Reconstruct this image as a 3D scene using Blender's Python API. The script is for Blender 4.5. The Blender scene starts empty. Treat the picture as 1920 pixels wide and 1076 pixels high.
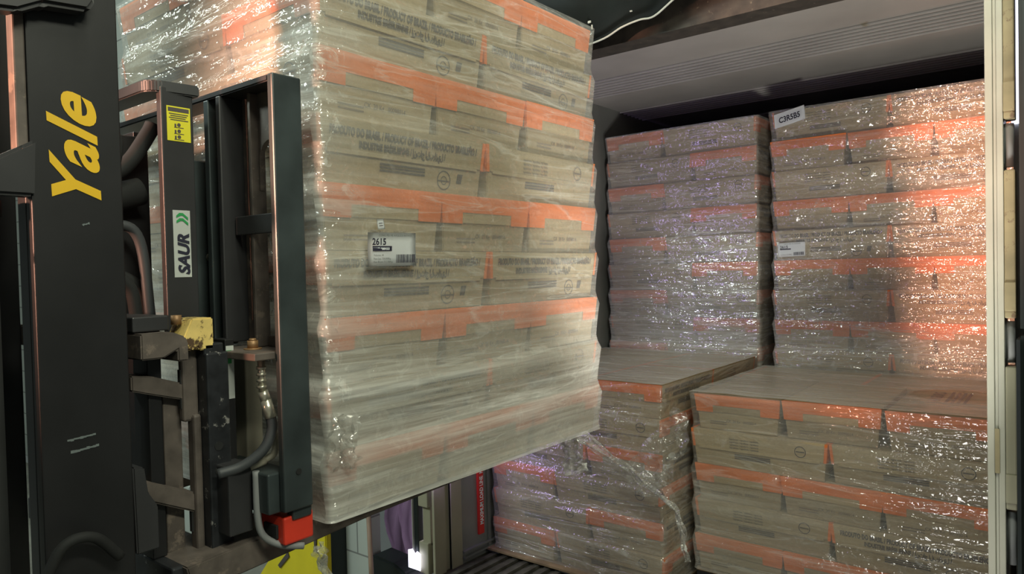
import bpy, bmesh, math, random
from mathutils import Vector, Matrix, noise
S = bpy.context.scene
C = S.collection
R = math.radians
PI = math.pi
random.seed(7)
H = 1.72                     # eye height above the dock floor; heights below are given from eye level

# ------------------------------------------------------------------ camera
cam = bpy.data.cameras.new('camera')
cam.sensor_width = 36.0
cam.lens = 36.0 * 1341 / 1920
cam.clip_start = 0.05
cam.clip_end = 60
co = bpy.data.objects.new('camera', cam)
C.objects.link(co)
ya, pi_, ro = R(38.5), R(-1.33), R(-1.35)
fw = Vector((-math.sin(ya) * math.cos(pi_), math.cos(ya) * math.cos(pi_), math.sin(pi_)))
rt = Vector((math.cos(ya), math.sin(ya), 0))
up = rt.cross(fw)
r2 = rt * math.cos(ro) + up * math.sin(ro)
u2 = -rt * math.sin(ro) + up * math.cos(ro)
co.matrix_world = Matrix(((r2.x, u2.x, -fw.x, 0), (r2.y, u2.y, -fw.y, 0), (r2.z, u2.z, -fw.z, H), (0, 0, 0, 1)))
S.camera = co

# ------------------------------------------------------------------ world, lights, exposure
S.view_settings.view_transform = 'Standard'
S.view_settings.look = 'None'
S.view_settings.exposure = -0.08
S.view_settings.gamma = 1.0
S.view_settings.use_curve_mapping = False
w = bpy.data.worlds.new('world')
S.world = w
w.use_nodes = True
w.node_tree.nodes['Background'].inputs[0].default_value = (0.80, 0.95, 0.88, 1)
w.node_tree.nodes['Background'].inputs[1].default_value = 0.10


def area(name, loc, target, sx, sy, power, col):
    l = bpy.data.lights.new(name, 'AREA')
    l.shape = 'RECTANGLE'
    l.size = sx
    l.size_y = sy
    l.energy = power
    l.color = col
    o = bpy.data.objects.new(name, l)
    C.objects.link(o)
    o.location = (loc[0], loc[1], loc[2] + H)
    d = Vector(target) - Vector(loc)
    o.rotation_euler = d.to_track_quat('-Z', 'Y').to_euler()
    return o


# fluorescent tubes of the dock hall, greenish white
area('tube_lamp', (1.3, 0.3, 2.0), (-1.4, 1.6, 0.2), 1.5, 0.25, 66, (0.98, 1.0, 0.80))
area('tube_lamp', (-0.45, 0.7, 2.2), (-0.9, 3.5, -0.6), 1.3, 0.12, 36, (0.97, 1.0, 0.80))
area('tube_lamp', (-3.6, -1.6, 2.5), (-2.0, 1.0, 0.7), 1.5, 0.2, 125, (0.86, 1.0, 0.93))
area('tube_lamp', (-4.6, 0.2, 2.2), (-4.0, 2.3, -1.2), 1.5, 0.2, 16, (0.90, 1.0, 0.90))


def spot(name, loc, target, power, col, size, blend, rad):
    l = bpy.data.lights.new(name, 'SPOT')
    l.energy = power
    l.color = col
    l.spot_size = R(size)
    l.spot_blend = blend
    l.shadow_soft_size = rad
    o = bpy.data.objects.new(name, l)
    C.objects.link(o)
    o.location = (loc[0], loc[1], loc[2] + H)
    o.rotation_euler = (Vector(target) - Vector(loc)).to_track_quat('-Z', 'Y').to_euler()
    return o


area('fill_light', (-0.45, 1.9, -1.0), (-1.0, 3.2, -0.6), 0.22, 0.22, 2.4, (1.0, 0.97, 0.92))  # unseen low fill, added to brighten and sparkle the low stacks
spot('fill_light', (-0.45, 1.9, -0.95), (-1.25, 3.1, 1.09), 130, (1.0, 0.97, 0.88), 78, 0.35, 0.12)  # unseen fill aimed upward, added to light the container ceiling
# amber work lamp behind the forklift
spot('work_lamp', (-2.9, -6.0, 0.75), (-0.56, 4.0, 0.22), 7500, (1.0, 0.48, 0.32), 9.4, 0.5, 0.30)
# violet daylight leaking in at the dock seal, left and right of the container
area('daylight_gap', (-2.82, 2.95, -0.9), (-2.82, 2.0, -0.95), 0.35, 1.2, 11.0, (0.92, 0.80, 1.0))
area('daylight_gap', (-2.49, 2.46, -0.1), (-1.75, 4.0, -0.1), 0.06, 1.9, 4.2, (0.62, 0.45, 1.0))
area('daylight_gap', (-0.08, 2.75, 0.55), (-1.4, 1.4, 0.4), 0.05, 0.8, 1.2, (0.55, 0.45, 1.0))


# ------------------------------------------------------------------ materials
def mat(name, build):
    m = bpy.data.materials.new(name)
    m.use_nodes = True
    nt = m.node_tree
    nt.nodes.clear()
    out = nt.nodes.new('ShaderNodeOutputMaterial')

    def N(t, ins=None, **kw):
        n = nt.nodes.new('ShaderNode' + t)
        for k, v in kw.items():
            setattr(n, k, v)
        for k, v in (ins or {}).items():
            if isinstance(v, bpy.types.NodeSocket):
                nt.links.new(v, n.inputs[k])
            else:
                n.inputs[k].default_value = v
        return n
    s = build(N)
    nt.links.new(s, out.inputs['Surface'])
    return m


def ramp(N, fac, stops, interp='LINEAR'):
    r = N('ValToRGB', {'Fac': fac})
    cr = r.color_ramp
    cr.interpolation = interp
    while len(cr.elements) > 1:
        cr.elements.remove(cr.elements[-1])
    for i, (p, c) in enumerate(stops):
        e = cr.elements[0] if i == 0 else cr.elements.new(p)
        e.position = p
        e.color = tuple(c) + (1,) if len(c) == 3 else c
    return r.outputs['Color']


def simple(name, col, rough=0.6, metal=0.0, var=0.15, scale=8.0, bump=0.0, wear=None, wear_t=0.62, wear_s=14.0, coat=0.0):
    def b(N):
        tc = N('TexCoord')
        n1 = N('TexNoise', {'Vector': tc.outputs['Object'], 'Scale': scale, 'Detail': 5.0})
        lo = [c * (1 - var) for c in col]
        hi = [min(1, c * (1 + var)) for c in col]
        c = ramp(N, n1.outputs['Fac'], [(0.3, lo), (0.7, hi)])
        if wear:
            n2 = N('TexNoise', {'Vector': tc.outputs['Object'], 'Scale': wear_s, 'Detail': 8.0, 'Roughness': 0.7})
            f = ramp(N, n2.outputs['Fac'], [(wear_t - 0.02, (0, 0, 0)), (wear_t + 0.03, (1, 1, 1))])
            mx = N('Mix', {'Factor': f, 6: c, 7: tuple(wear) + (1,)}, data_type='RGBA')
            c = mx.outputs[2]
        p = N('BsdfPrincipled', {'Base Color': c, 'Roughness': rough, 'Metallic': metal, 'Coat Weight': coat})
        if bump:
            bp = N('Bump', {'Height': n1.outputs['Fac'], 'Strength': bump, 'Distance': 0.01})
            p.inputs['Normal'].default_value = (0, 0, 0)
            p.id_data.links.new(bp.outputs['Normal'], p.inputs['Normal'])
        return p.outputs[0]
    return mat(name, b)


M = {}


def cardboard(name, col):
    def b(N):
        tc = N('TexCoord')
        oi = N('ObjectInfo')
        mp = N('Mapping', {'Vector': tc.outputs['Object'], 'Scale': (1, 1, 1.6)})
        n1 = N('TexNoise', {'Vector': mp.outputs[0], 'Scale': 90.0, 'Detail': 3.0})
        n2 = N('TexNoise', {'Vector': tc.outputs['Object'], 'Scale': 5.0, 'Detail': 5.0})
        a = N('Math', {0: n1.outputs['Fac'], 1: n2.outputs['Fac']}, operation='ADD')
        a2 = N('Math', {0: a.outputs[0], 1: oi.outputs['Random']}, operation='ADD')
        a3 = N('Math', {0: a2.outputs[0], 1: 3.0}, operation='DIVIDE')
        c = ramp(N, a3.outputs[0], [(0.25, [x * 0.82 for x in col]), (0.72, [x * 1.15 for x in col])])
        p = N('BsdfPrincipled', {'Base Color': c, 'Roughness': 0.75})
        return p.outputs[0]
    return mat(name, b)


M['card'] = cardboard('corrugated cardboard', (0.355, 0.28, 0.165))
M['lid'] = cardboard('lid cardboard', (0.385, 0.305, 0.18))
M['orange'] = simple('orange band', (0.72, 0.19, 0.045), 0.5, var=0.10, scale=6)
M['ink'] = simple('dark ink', (0.085, 0.07, 0.065), 0.7, var=0.1)
M['inkpale'] = simple('pale ink', (0.20, 0.155, 0.115), 0.7, var=0.1)
M['black'] = simple('black mast paint', (0.012, 0.012, 0.013), 0.45, var=0.25, bump=0.05)
M['black2'] = simple('grey black paint', (0.035, 0.035, 0.037), 0.40, var=0.2, wear=(0.16, 0.14, 0.12), wear_t=0.72, wear_s=22)
M['brown'] = simple('dusty steel', (0.115, 0.095, 0.082), 0.6, metal=0.1, var=0.35, scale=20, wear=(0.20, 0.16, 0.13), wear_t=0.60)
M['worn'] = simple('worn black steel', (0.030, 0.032, 0.036), 0.38, metal=0.3, var=0.4, scale=25, wear=(0.34, 0.33, 0.31), wear_t=0.625, wear_s=34)
M['barblue'] = simple('scratched grey steel', (0.052, 0.066, 0.068), 0.40, metal=0.35, var=0.3, scale=9, wear=(0.16, 0.13, 0.08), wear_t=0.68, wear_s=18)
M['yellowworn'] = simple('worn yellow paint', (0.80, 0.60, 0.20), 0.5, var=0.25, scale=14, wear=(0.10, 0.06, 0.03), wear_t=0.53, wear_s=24)
M['nut'] = simple('rusty bolt', (0.36, 0.21, 0.10), 0.5, metal=0.4, var=0.3)
M['yellow'] = simple('yellow lettering', (0.85, 0.52, 0.02), 0.45, var=0.06)
M['stickyellow'] = simple('yellow sticker', (0.80, 0.72, 0.04), 0.45, var=0.05)
M['white'] = simple('white label paper', (0.90, 0.94, 0.97), 0.6, var=0.03)
M['whitesil'] = simple('silver white sticker', (0.55, 0.58, 0.55), 0.45, var=0.08)
M['green'] = simple('green print', (0.03, 0.33, 0.09), 0.5, var=0.1)
M['labelink'] = simple('label ink', (0.02, 0.02, 0.04), 0.6, var=0.05)
M['labelgrey'] = simple('label grey ink', (0.16, 0.19, 0.19), 0.6, var=0.05)
M['rubber'] = simple('black rubber', (0.012, 0.013, 0.013), 0.8, var=0.3, bump=0.1)
M['hose'] = simple('hydraulic hose', (0.055, 0.06, 0.065), 0.5, var=0.1)
M['fitting'] = simple('plated fitting', (0.62, 0.60, 0.50), 0.3, metal=0.7, var=0.2)
M['creampipe'] = simple('cream pipe', (0.42, 0.39, 0.30), 0.5, var=0.15)
M['red'] = simple('red rubber block', (0.70, 0.045, 0.02), 0.5, var=0.15, wear=(0.05, 0.04, 0.04), wear_t=0.62, wear_s=30)
M['redstick'] = simple('red sticker', (0.62, 0.03, 0.02), 0.5, var=0.05)
M['cream'] = simple('cream painted steel', (0.36, 0.34, 0.24), 0.5, var=0.08, scale=5, wear=(0.24, 0.18, 0.10), wear_t=0.66, wear_s=9)
M['creamgrey'] = simple('grey galvanised post', (0.36, 0.355, 0.30), 0.5, var=0.10, scale=7, wear=(0.26, 0.25, 0.22), wear_t=0.69, wear_s=12)
M['creamdimmed'] = simple('cream scuffed paint dimmed', (0.27, 0.255, 0.18), 0.55, var=0.08, scale=5, wear=(0.12, 0.09, 0.05), wear_t=0.66, wear_s=9)  # darker copy of the cream, its colour lowered against stronger light here
M['woodworn'] = simple('weathered yellow wood', (0.25, 0.21, 0.12), 0.65, var=0.25, scale=9, wear=(0.15, 0.10, 0.06), wear_t=0.60, wear_s=12)
M['hinge'] = simple('grey hinge metal', (0.22, 0.23, 0.23), 0.65, metal=0.0, var=0.12)
M['alu'] = simple('dull aluminium lining', (0.27, 0.28, 0.27), 0.40, metal=0.35, var=0.12, scale=4)
M['wood'] = simple('pallet wood', (0.22, 0.15, 0.085), 0.8, var=0.3, scale=14)
M['dirtyfloor'] = simple('wet dirty steel floor', (0.085, 0.08, 0.065), 0.35, metal=0.2, var=0.5, scale=16, bump=0.4)
M['yellowpanel'] = simple('yellow bumper plate', (0.80, 0.66, 0.02), 0.5, var=0.06, wear=(0.03, 0.02, 0.02), wear_t=0.71, wear_s=6)
M['broom'] = simple('worn wooden stick', (0.34, 0.23, 0.17), 0.7, var=0.15)
M['seal'] = simple('dock seal fabric', (0.012, 0.018, 0.018), 0.5, var=0.35, scale=5, bump=0.15)
M['header'] = simple('grimy door header', (0.020, 0.016, 0.012), 0.7, var=0.6, scale=22, wear=(0.09, 0.075, 0.055), wear_t=0.64, wear_s=40)
M['cordwhite'] = simple('pale seam edge', (0.40, 0.40, 0.36), 0.6, var=0.1)


def b_curtain(N):
    tc = N('TexCoord')
    mp = N('Mapping', {'Vector': tc.outputs['Object'], 'Scale': (6, 6, 1.2)})
    n = N('TexNoise', {'Vector': mp.outputs[0], 'Scale': 1.5, 'Detail': 4.0})
    c = ramp(N, n.outputs['Fac'], [(0.3, (0.12, 0.09, 0.12)), (0.7, (0.24, 0.19, 0.24))])
    d = N('BsdfDiffuse', {'Color': c})
    t = N('BsdfTranslucent', {'Color': c})
    m = N('MixShader', {0: 0.45, 1: d.outputs[0], 2: t.outputs[0]})
    return m.outputs[0]


M['curtain'] = mat('thin grey tarpaulin', b_curtain)


def b_day(N):
    return N('Emission', {'Color': (0.80, 0.80, 1.0, 1), 'Strength': 3.0}).outputs[0]


M['daylight'] = mat('daylight', b_day)


def b_wall(N):
    tc = N('TexCoord')
    br = N('TexBrick', {'Vector': tc.outputs['Object'], 'Color1': (0.55, 0.58, 0.54, 1), 'Color2': (0.50, 0.54, 0.50, 1), 'Mortar': (0.28, 0.29, 0.27, 1), 'Scale': 1.0,
                        'Mortar Size': 0.006, 'Brick Width': 0.42, 'Row Height': 0.21})
    n = N('TexNoise', {'Vector': tc.outputs['Object'], 'Scale': 4.0, 'Detail': 5.0})
    f = ramp(N, n.outputs['Fac'], [(0.3, (0.85, 0.85, 0.85)), (0.7, (1, 1, 1))])
    mx = N('Mix', {'Factor': 1.0, 6: br.outputs['Color'], 7: f}, data_type='RGBA', blend_type='MULTIPLY')
    p = N('BsdfPrincipled', {'Base Color': mx.outputs[2], 'Roughness': 0.7})
    return p.outputs[0]


def block_wall():
    def b(N):
        tc = N('TexCoord')
        sp = N('SeparateXYZ', {0: tc.outputs['Object']})
        cb = N('CombineXYZ', {0: sp.outputs[0], 1: sp.outputs[2], 2: 0.0})
        br = N('TexBrick', {'Vector': cb.outputs[0], 'Color1': (0.56, 0.60, 0.56, 1), 'Color2': (0.52, 0.56, 0.52, 1), 'Mortar': (0.25, 0.26, 0.25, 1), 'Scale': 1.0,
                            'Mortar Size': 0.005, 'Brick Width': 0.42, 'Row Height': 0.21})
        p = N('BsdfPrincipled', {'Base Color': br.outputs['Color'], 'Roughness': 0.65})
        return p.outputs[0]
    return mat('painted block wall', b)


M['blocks'] = block_wall()


def b_floor(N):
    tc = N('TexCoord')
    n = N('TexNoise', {'Vector': tc.outputs['Object'], 'Scale': 3.0, 'Detail': 8.0, 'Roughness': 0.65})
    c = ramp(N, n.outputs['Fac'], [(0.3, (0.20, 0.19, 0.165)), (0.7, (0.42, 0.41, 0.36))])
    p = N('BsdfPrincipled', {'Base Color': c, 'Roughness': 0.45})
    return p.outputs[0]


M['floor'] = mat('dock concrete', b_floor)


def b_ceil(N):
    tc = N('TexCoord')
    n = N('TexNoise', {'Vector': tc.outputs['Object'], 'Scale': 2.5, 'Detail': 6.0})
    c = ramp(N, n.outputs['Fac'], [(0.3, (0.30, 0.29, 0.27)), (0.7, (0.37, 0.36, 0.335))])
    n2 = N('TexNoise', {'Vector': tc.outputs['Object'], 'Scale': 1.9, 'Detail': 5.0, 'Roughness': 0.7})
    f = ramp(N, n2.outputs['Fac'], [(0.66, (0, 0, 0)), (0.70, (1, 1, 1))])
    mx = N('Mix', {'Factor': f, 6: c, 7: (0.22, 0.19, 0.12, 1)}, data_type='RGBA')
    p = N('BsdfPrincipled', {'Base Color': mx.outputs[2], 'Roughness': 0.5})
    return p.outputs[0]


M['ceil'] = mat('container ceiling lining', b_ceil)


# stretch film: UV = metres around / up, colour attribute 'film' r = amount of haze, g = crinkle
def film_mat(name, tilt, seed, glossf=0.20):
    def b(N):
        uv = N('UVMap', uv_map='UVMap')
        at = N('Attribute', attribute_name='film')
        sp = N('SeparateColor', {0: at.outputs['Color']})
        haze, crk = sp.outputs[0], sp.outputs[1]
        # fine streaks of stretched film
        m1 = N('Mapping', {'Vector': uv.outputs[0], 'Rotation': (0, 0, R(tilt)), 'Scale': (1.6, 48, 1), 'Location': (seed, seed, 0)})
        n1 = N('TexNoise', {'Vector': m1.outputs[0], 'Scale': 1.0, 'Detail': 6.0, 'Roughness': 0.65, 'Distortion': 0.25})
        # second family of streaks the other way
        m2 = N('Mapping', {'Vector': uv.outputs[0], 'Rotation': (0, 0, R(tilt + 24)), 'Scale': (1.3, 22, 1), 'Location': (seed + 5, 2, 0)})
        n2 = N('TexNoise', {'Vector': m2.outputs[0], 'Scale': 1.0, 'Detail': 5.0, 'Roughness': 0.6, 'Distortion': 0.6})
        m3 = N('Mapping', {'Vector': uv.outputs[0], 'Rotation': (0, 0, R(tilt - 3)), 'Scale': (0.8, 5.0, 1), 'Location': (seed, 3, 0)})
        n3 = N('TexNoise', {'Vector': m3.outputs[0], 'Scale': 1.0, 'Detail': 3.0})
        n4 = N('TexNoise', {'Vector': uv.outputs[0], 'Scale': 16.0, 'Detail': 6.0, 'Roughness': 0.7, 'Distortion': 1.2})
        s1 = N('MapRange', {'Value': n1.outputs['Fac'], 1: 0.42, 2: 0.72, 3: 0.0, 4: 1.0})
        s2 = N('MapRange', {'Value': n2.outputs['Fac'], 1: 0.50, 2: 0.75, 3: 0.0, 4: 0.8})
        s3 = N('MapRange', {'Value': n3.outputs['Fac'], 1: 0.35, 2: 0.70, 3: 0.25, 4: 1.25})
        mxs = N('Math', {0: s1.outputs[0], 1: s2.outputs[0]}, operation='MAXIMUM')
        mm = N('Math', {0: mxs.outputs[0], 1: s3.outputs[0]}, operation='MULTIPLY')
        # haze = attr * (0.55 + 0.6*streak)
        a = N('Math', {0: mm.outputs[0], 1: 0.75, 2: 0.42}, operation='MULTIPLY_ADD')
        hz = N('Math', {0: a.outputs[0], 1: haze}, operation='MULTIPLY', use_clamp=True)
        # thin fold lines fanning across the film
        m5 = N('Mapping', {'Vector': uv.outputs[0], 'Rotation': (0, 0, R(tilt + 16)), 'Scale': (0.9, 9, 1), 'Location': (seed + 9, 4, 0)})
        n5 = N('TexNoise', {'Vector': m5.outputs[0], 'Scale': 1.0, 'Detail': 4.0, 'Roughness': 0.55, 'Distortion': 0.9})
        r1 = N('Math', {0: n5.outputs['Fac'], 1: 0.5}, operation='SUBTRACT')
        r2 = N('Math', {0: r1.outputs[0]}, operation='ABSOLUTE')
        rdg = N('MapRange', {'Value': r2.outputs[0], 1: 0.0, 2: 0.022, 3: 1.0, 4: 0.0})
        lin = N('Math', {0: rdg.outputs[0], 1: 0.16}, operation='MULTIPLY')
        # crinkles
        cr = N('MapRange', {'Value': n4.outputs['Fac'], 1: 0.55, 2: 0.62, 3: 0.0, 4: 0.45})
        cm = N('Math', {0: cr.outputs[0], 1: crk}, operation='MULTIPLY')
        hz1 = N('Math', {0: hz.outputs[0], 1: cm.outputs[0]}, operation='ADD')
        hz2 = N('Math', {0: hz1.outputs[0], 1: lin.outputs[0]}, operation='ADD', use_clamp=True)
        # wrinkles that catch the light: smooth, so facets stay larger than a pixel
        w1 = N('Mapping', {'Vector': uv.outputs[0], 'Rotation': (0, 0, R(tilt)), 'Scale': (3.5, 34, 1), 'Location': (seed + 2, 7, 0)})
        b1 = N('TexNoise', {'Vector': w1.outputs[0], 'Scale': 1.0, 'Detail': 1.0, 'Distortion': 0.5})
        w2 = N('Mapping', {'Vector': uv.outputs[0], 'Rotation': (0, 0, R(tilt + 20)), 'Scale': (5, 16, 1), 'Location': (seed + 3, 1, 0)})
        b2 = N('TexNoise', {'Vector': w2.outputs[0], 'Scale': 1.0, 'Detail': 1.0, 'Distortion': 1.0})
        b3 = N('TexNoise', {'Vector': uv.outputs[0], 'Scale': 30.0, 'Detail': 1.5, 'Distortion': 1.5})
        h1 = N('Math', {0: b1.outputs['Fac'], 1: 0.50}, operation='MULTIPLY')
        h2 = N('Math', {0: b2.outputs['Fac'], 1: 0.95, 2: h1.outputs[0]}, operation='MULTIPLY_ADD')
        c4 = N('Math', {0: crk, 1: 0.9, 2: 0.12}, operation='MULTIPLY_ADD')
        h3 = N('Math', {0: b3.outputs['Fac'], 1: c4.outputs[0], 2: h2.outputs[0]}, operation='MULTIPLY_ADD')
        h5 = N('Math', {0: rdg.outputs[0], 1: 0.10, 2: h3.outputs[0]}, operation='MULTIPLY_ADD')
        bp = N('Bump', {'Height': h5.outputs[0], 'Strength': 1.0, 'Distance': 0.020})
        tr = N('BsdfTransparent', {'Color': (0.97, 0.97, 0.96, 1)})
        df = N('BsdfDiffuse', {'Color': (0.80, 0.80, 0.74, 1)})
        m_a = N('MixShader', {0: hz2.outputs[0], 1: tr.outputs[0], 2: df.outputs[0]})
        fr = N('Fresnel', {'IOR': 1.45, 'Normal': bp.outputs[0]})
        fm = N('Math', {0: fr.outputs[0], 1: 0.24}, operation='MINIMUM')
        fa = N('Math', {0: fm.outputs[0], 1: 0.9, 2: glossf * 0.22}, operation='MULTIPLY_ADD', use_clamp=True)
        gl = N('BsdfGlossy', {'Color': (1, 1, 1, 1), 'Roughness': 0.10, 'Normal': bp.outputs[0]})
        m_b = N('MixShader', {0: fa.outputs[0], 1: m_a.outputs[0], 2: gl.outputs[0]})
        return m_b.outputs[0]
    return mat(name, b)


M['filmA'] = film_mat('stretch film', -2, 0.0)
M['filmB'] = film_mat('stretch film taut', 1, 13.0, 0.5)
M['filmC'] = film_mat('stretch film loose', -12, 31.0, 0.35)


# ------------------------------------------------------------------ mesh helpers
def B(bm, x0, x1, y0, y1, z0, z1, bev=0.0):
    g = bmesh.ops.create_cube(bm, size=1)
    v = g['verts']
    bmesh.ops.scale(bm, vec=(abs(x1 - x0), abs(y1 - y0), abs(z1 - z0)), verts=v)
    bmesh.ops.translate(bm, vec=((x0 + x1) / 2, (y0 + y1) / 2, (z0 + z1) / 2), verts=v)
    if bev:
        e = list({e for q in v for e in q.link_edges})
        bmesh.ops.bevel(bm, geom=e, offset=bev, segments=2, affect='EDGES', profile=0.5)


def bmx(*boxes, bev=0.0):
    bm = bmesh.new()
    for b in boxes:
        B(bm, *b, bev=bev)
    return bm


def prism(bm, pts, axis, a, b, bev=0.0):
    """extrude polygon pts (2-D in the other two axes, cyclic order) from a to b along axis."""
    def mk(p, t):
        if axis == 'x':
            return (t, p[0], p[1])
        if axis == 'y':
            return (p[0], t, p[1])
        return (p[0], p[1], t)
    v0 = [bm.verts.new(mk(p, a)) for p in pts]
    v1 = [bm.verts.new(mk(p, b)) for p in pts]
    n = len(pts)
    fs = [bm.faces.new(v0), bm.faces.new(v1[::-1])]
    for i in range(n):
        fs.append(bm.faces.new((v0[i], v1[i], v1[(i + 1) % n], v0[(i + 1) % n])))
    bmesh.ops.recalc_face_normals(bm, faces=fs)
    if bev:
        e = list({e for f in fs for e in f.edges})
        bmesh.ops.bevel(bm, geom=e, offset=bev, segments=2, affect='EDGES')


def tube(bm, pts, r, seg=12, caps=True):
    pts = [Vector(p) for p in pts]
    rings = []
    n = len(pts)
    prev = None
    for i, p in enumerate(pts):
        t = (pts[min(i + 1, n - 1)] - pts[max(i - 1, 0)]).normalized()
        if prev is None:
            a = Vector((0, 0, 1)) if abs(t.z) < 0.9 else Vector((1, 0, 0))
            nrm = t.cross(a).normalized()
        else:
            nrm = (prev - t * prev.dot(t)).normalized()
        prev = nrm
        bi = t.cross(nrm)
        rr = r[i] if isinstance(r, (list, tuple)) else r
        rings.append([bm.verts.new(p + (nrm * math.cos(2 * PI * k / seg) + bi * math.sin(2 * PI * k / seg)) * rr) for k in range(seg)])
    for a, b in zip(rings, rings[1:]):
        for k in range(seg):
            bm.faces.new((a[k], a[(k + 1) % seg], b[(k + 1) % seg], b[k])).smooth = True
    if caps:
        bm.faces.new(rings[0][::-1])
        bm.faces.new(rings[-1])


def smooth_path(pts, n=8):
    P = [Vector(p) for p in pts]
    P = [P[0] * 2 - P[1]] + P + [P[-1] * 2 - P[-2]]
    out = []
    for i in range(1, len(P) - 2):
        for k in range(n):
            t = k / n
            a, b, c, d = P[i - 1], P[i], P[i + 1], P[i + 2]
            out.append(0.5 * ((2 * b) + (c - a) * t + (2 * a - 5 * b + 4 * c - d) * t * t + (3 * b - a - 3 * c + d) * t ** 3))
    out.append(P[-2])
    return out


ORG = {}


def mesh_of(name, bm, m):
    me = bpy.data.meshes.new(name)
    bmesh.ops.recalc_face_normals(bm, faces=bm.faces)
    bm.to_mesh(me)
    bm.free()
    me.materials.append(m)
    return me


def obj(name, bm, m, parent=None, org=None, recalc=True, me=None, attr=None):
    """one mesh object; coordinates are world ones measured from eye level."""
    if me is None:
        me = mesh_of(name, bm, m)
    if parent is None:
        if org is None:
            xs = [v.co.x for v in me.vertices]
            ys = [v.co.y for v in me.vertices]
            zs = [v.co.z for v in me.vertices]
            org = Vector(((min(xs) + max(xs)) / 2, (min(ys) + max(ys)) / 2, min(zs)))
        org = Vector(org)
        me.transform(Matrix.Translation(-org))
        o = bpy.data.objects.new(name, me)
        C.objects.link(o)
        o.location = org + Vector((0, 0, H))
        ORG[o] = org
    else:
        me.transform(Matrix.Translation(-ORG[parent]))
        o = bpy.data.objects.new(name, me)
        C.objects.link(o)
        o.parent = parent
        ORG[o] = ORG[parent]
        if False:
            pass
    return o


def fix_sub(o, parent):
    """a part's origin equals its thing's origin, so nested parts share it."""
    return o


def empty(name, org):
    o = bpy.data.objects.new(name, None)
    C.objects.link(o)
    org = Vector(org)
    o.location = org + Vector((0, 0, H))
    o.empty_display_size = 0.1
    ORG[o] = org
    return o


def tag(o, label, cat, group=None, kind=None):
    if label:
        o['label'] = label
    if cat:
        o['category'] = cat
    if group:
        o['group'] = group
    if kind:
        o['kind'] = kind
    return o


def struct(name, bm, m, label=None):
    o = obj(name, bm, m)
    o['kind'] = 'structure'
    o['category'] = name.split('_')[0]
    o['label'] = label or name
    return o


def text_verts(s, size, xs=1.0, bold=0.0, spacing=1.0, align='LEFT'):
    cu = bpy.data.curves.new('text', 'FONT')
    cu.body = s
    cu.size = size
    cu.offset = bold
    cu.space_character = spacing
    cu.align_x = align
    cu.resolution_u = 5 if size > 0.03 else 3
    ob = bpy.data.objects.new('text', cu)
    C.objects.link(ob)
    bpy.context.view_layer.update()
    dg = bpy.context.evaluated_depsgraph_get()
    me = bpy.data.meshes.new_from_object(ob.evaluated_get(dg))
    vs = [(v.co.x * xs, v.co.y) for v in me.vertices]
    fs = [tuple(p.vertices) for p in me.polygons]
    bpy.data.objects.remove(ob)
    bpy.data.curves.remove(cu)
    bpy.data.meshes.remove(me)
    return vs, fs


def add_flat(bm, vf, fn):
    vs, fs = vf
    V = [bm.verts.new(fn(x, y)) for x, y in vs]
    for f in fs:
        try:
            bm.faces.new([V[i] for i in f])
        except ValueError:
            pass


def rect(x0, x1, y0, y1):
    return [(x0, y0), (x1, y0), (x1, y1), (x0, y1)], [(0, 1, 2, 3)]


def quad(*p):
    return list(p), [tuple(range(len(p)))]


def ringshape(cx, cy, r0, r1, n=20, a0=0, a1=2 * PI):
    vs, fs = [], []
    for i in range(n + 1):
        a = a0 + (a1 - a0) * i / n
        vs += [(cx + r0 * math.cos(a), cy + r0 * math.sin(a)), (cx + r1 * math.cos(a), cy + r1 * math.sin(a))]
    for i in range(n):
        fs.append((2 * i, 2 * i + 1, 2 * i + 3, 2 * i + 2))
    return vs, fs


# ------------------------------------------------------------------ the container and the dock (setting)
XL, XR, YD = -2.52, -0.15, 2.50
CEIL = 1.09
struct('floor', bmx((-9, 4, -4, 2.40, -1.82, -1.72)), M['floor'], 'grey concrete dock floor')
bm = bmx((XL - 0.02, XR, YD - 0.08, 7.4, -1.72, -1.52))
for k in range(34):
    x = XL + 0.05 + k * 0.068
    B(bm, x, x + 0.03, YD - 0.06, 7.3, -1.52, -1.505)
struct('floor_container', bm, M['dirtyfloor'], 'wet grimy ribbed floor of the container')
# ceiling with groups of raised ribs across
bm = bmx((XL, XR, 2.56, 7.4, CEIL, CEIL + 0.06))
for y0 in (2.86, 3.60, 4.42, 5.2, 6.0):
    for k in range(7):
        y = y0 + k * 0.055
        B(bm, XL, XR, y, y + 0.012, CEIL - 0.012, CEIL, bev=0.003)
struct('ceiling', bm, M['ceil'], 'pale ribbed ceiling lining of the container')
bm = bmx((XL - 0.06, XL, 2.62, 7.4, -1.52, CEIL + 0.05))
for z in (-1.49, -1.46):
    B(bm, XL, XL + 0.02, 2.7, 7.3, z, z + 0.01)
for y in (2.9, 3.02, 3.14):
    B(bm, XL, XL + 0.012, y, y + 0.02, -1.5, CEIL)
struct('wall_left', bm, M['alu'], 'dull aluminium left wall of the container')
struct('wall_right', bmx((XR, XR + 0.06, 2.52, 7.4, -1.52, CEIL + 0.05)), M['alu'], 'aluminium right wall of the container')
struct('wall_back', bmx((XL, XR, 7.3, 7.36, -1.52, CEIL)), M['alu'], 'far end wall of the container')
# header of the container doorway
bm = bmx((XL - 0.25, XR + 0.2, 2.45, 2.56, 0.865, 1.6))
struct('trim_1', bm, M['header'], 'grimy dark header above the container doorway')
# right post of the container doorway
bm = bmx((-0.208, -0.190, 2.40, 2.52, -1.52, 1.5), (-0.190, -0.181, 2.405, 2.52, -1.52, 1.5), (-0.181, -0.166, 2.40, 2.52, -1.52, 1.5), bev=0.002)
struct('trim_2', bm, M['creamgrey'], 'pale ribbed steel post right of the container doorway')
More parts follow.
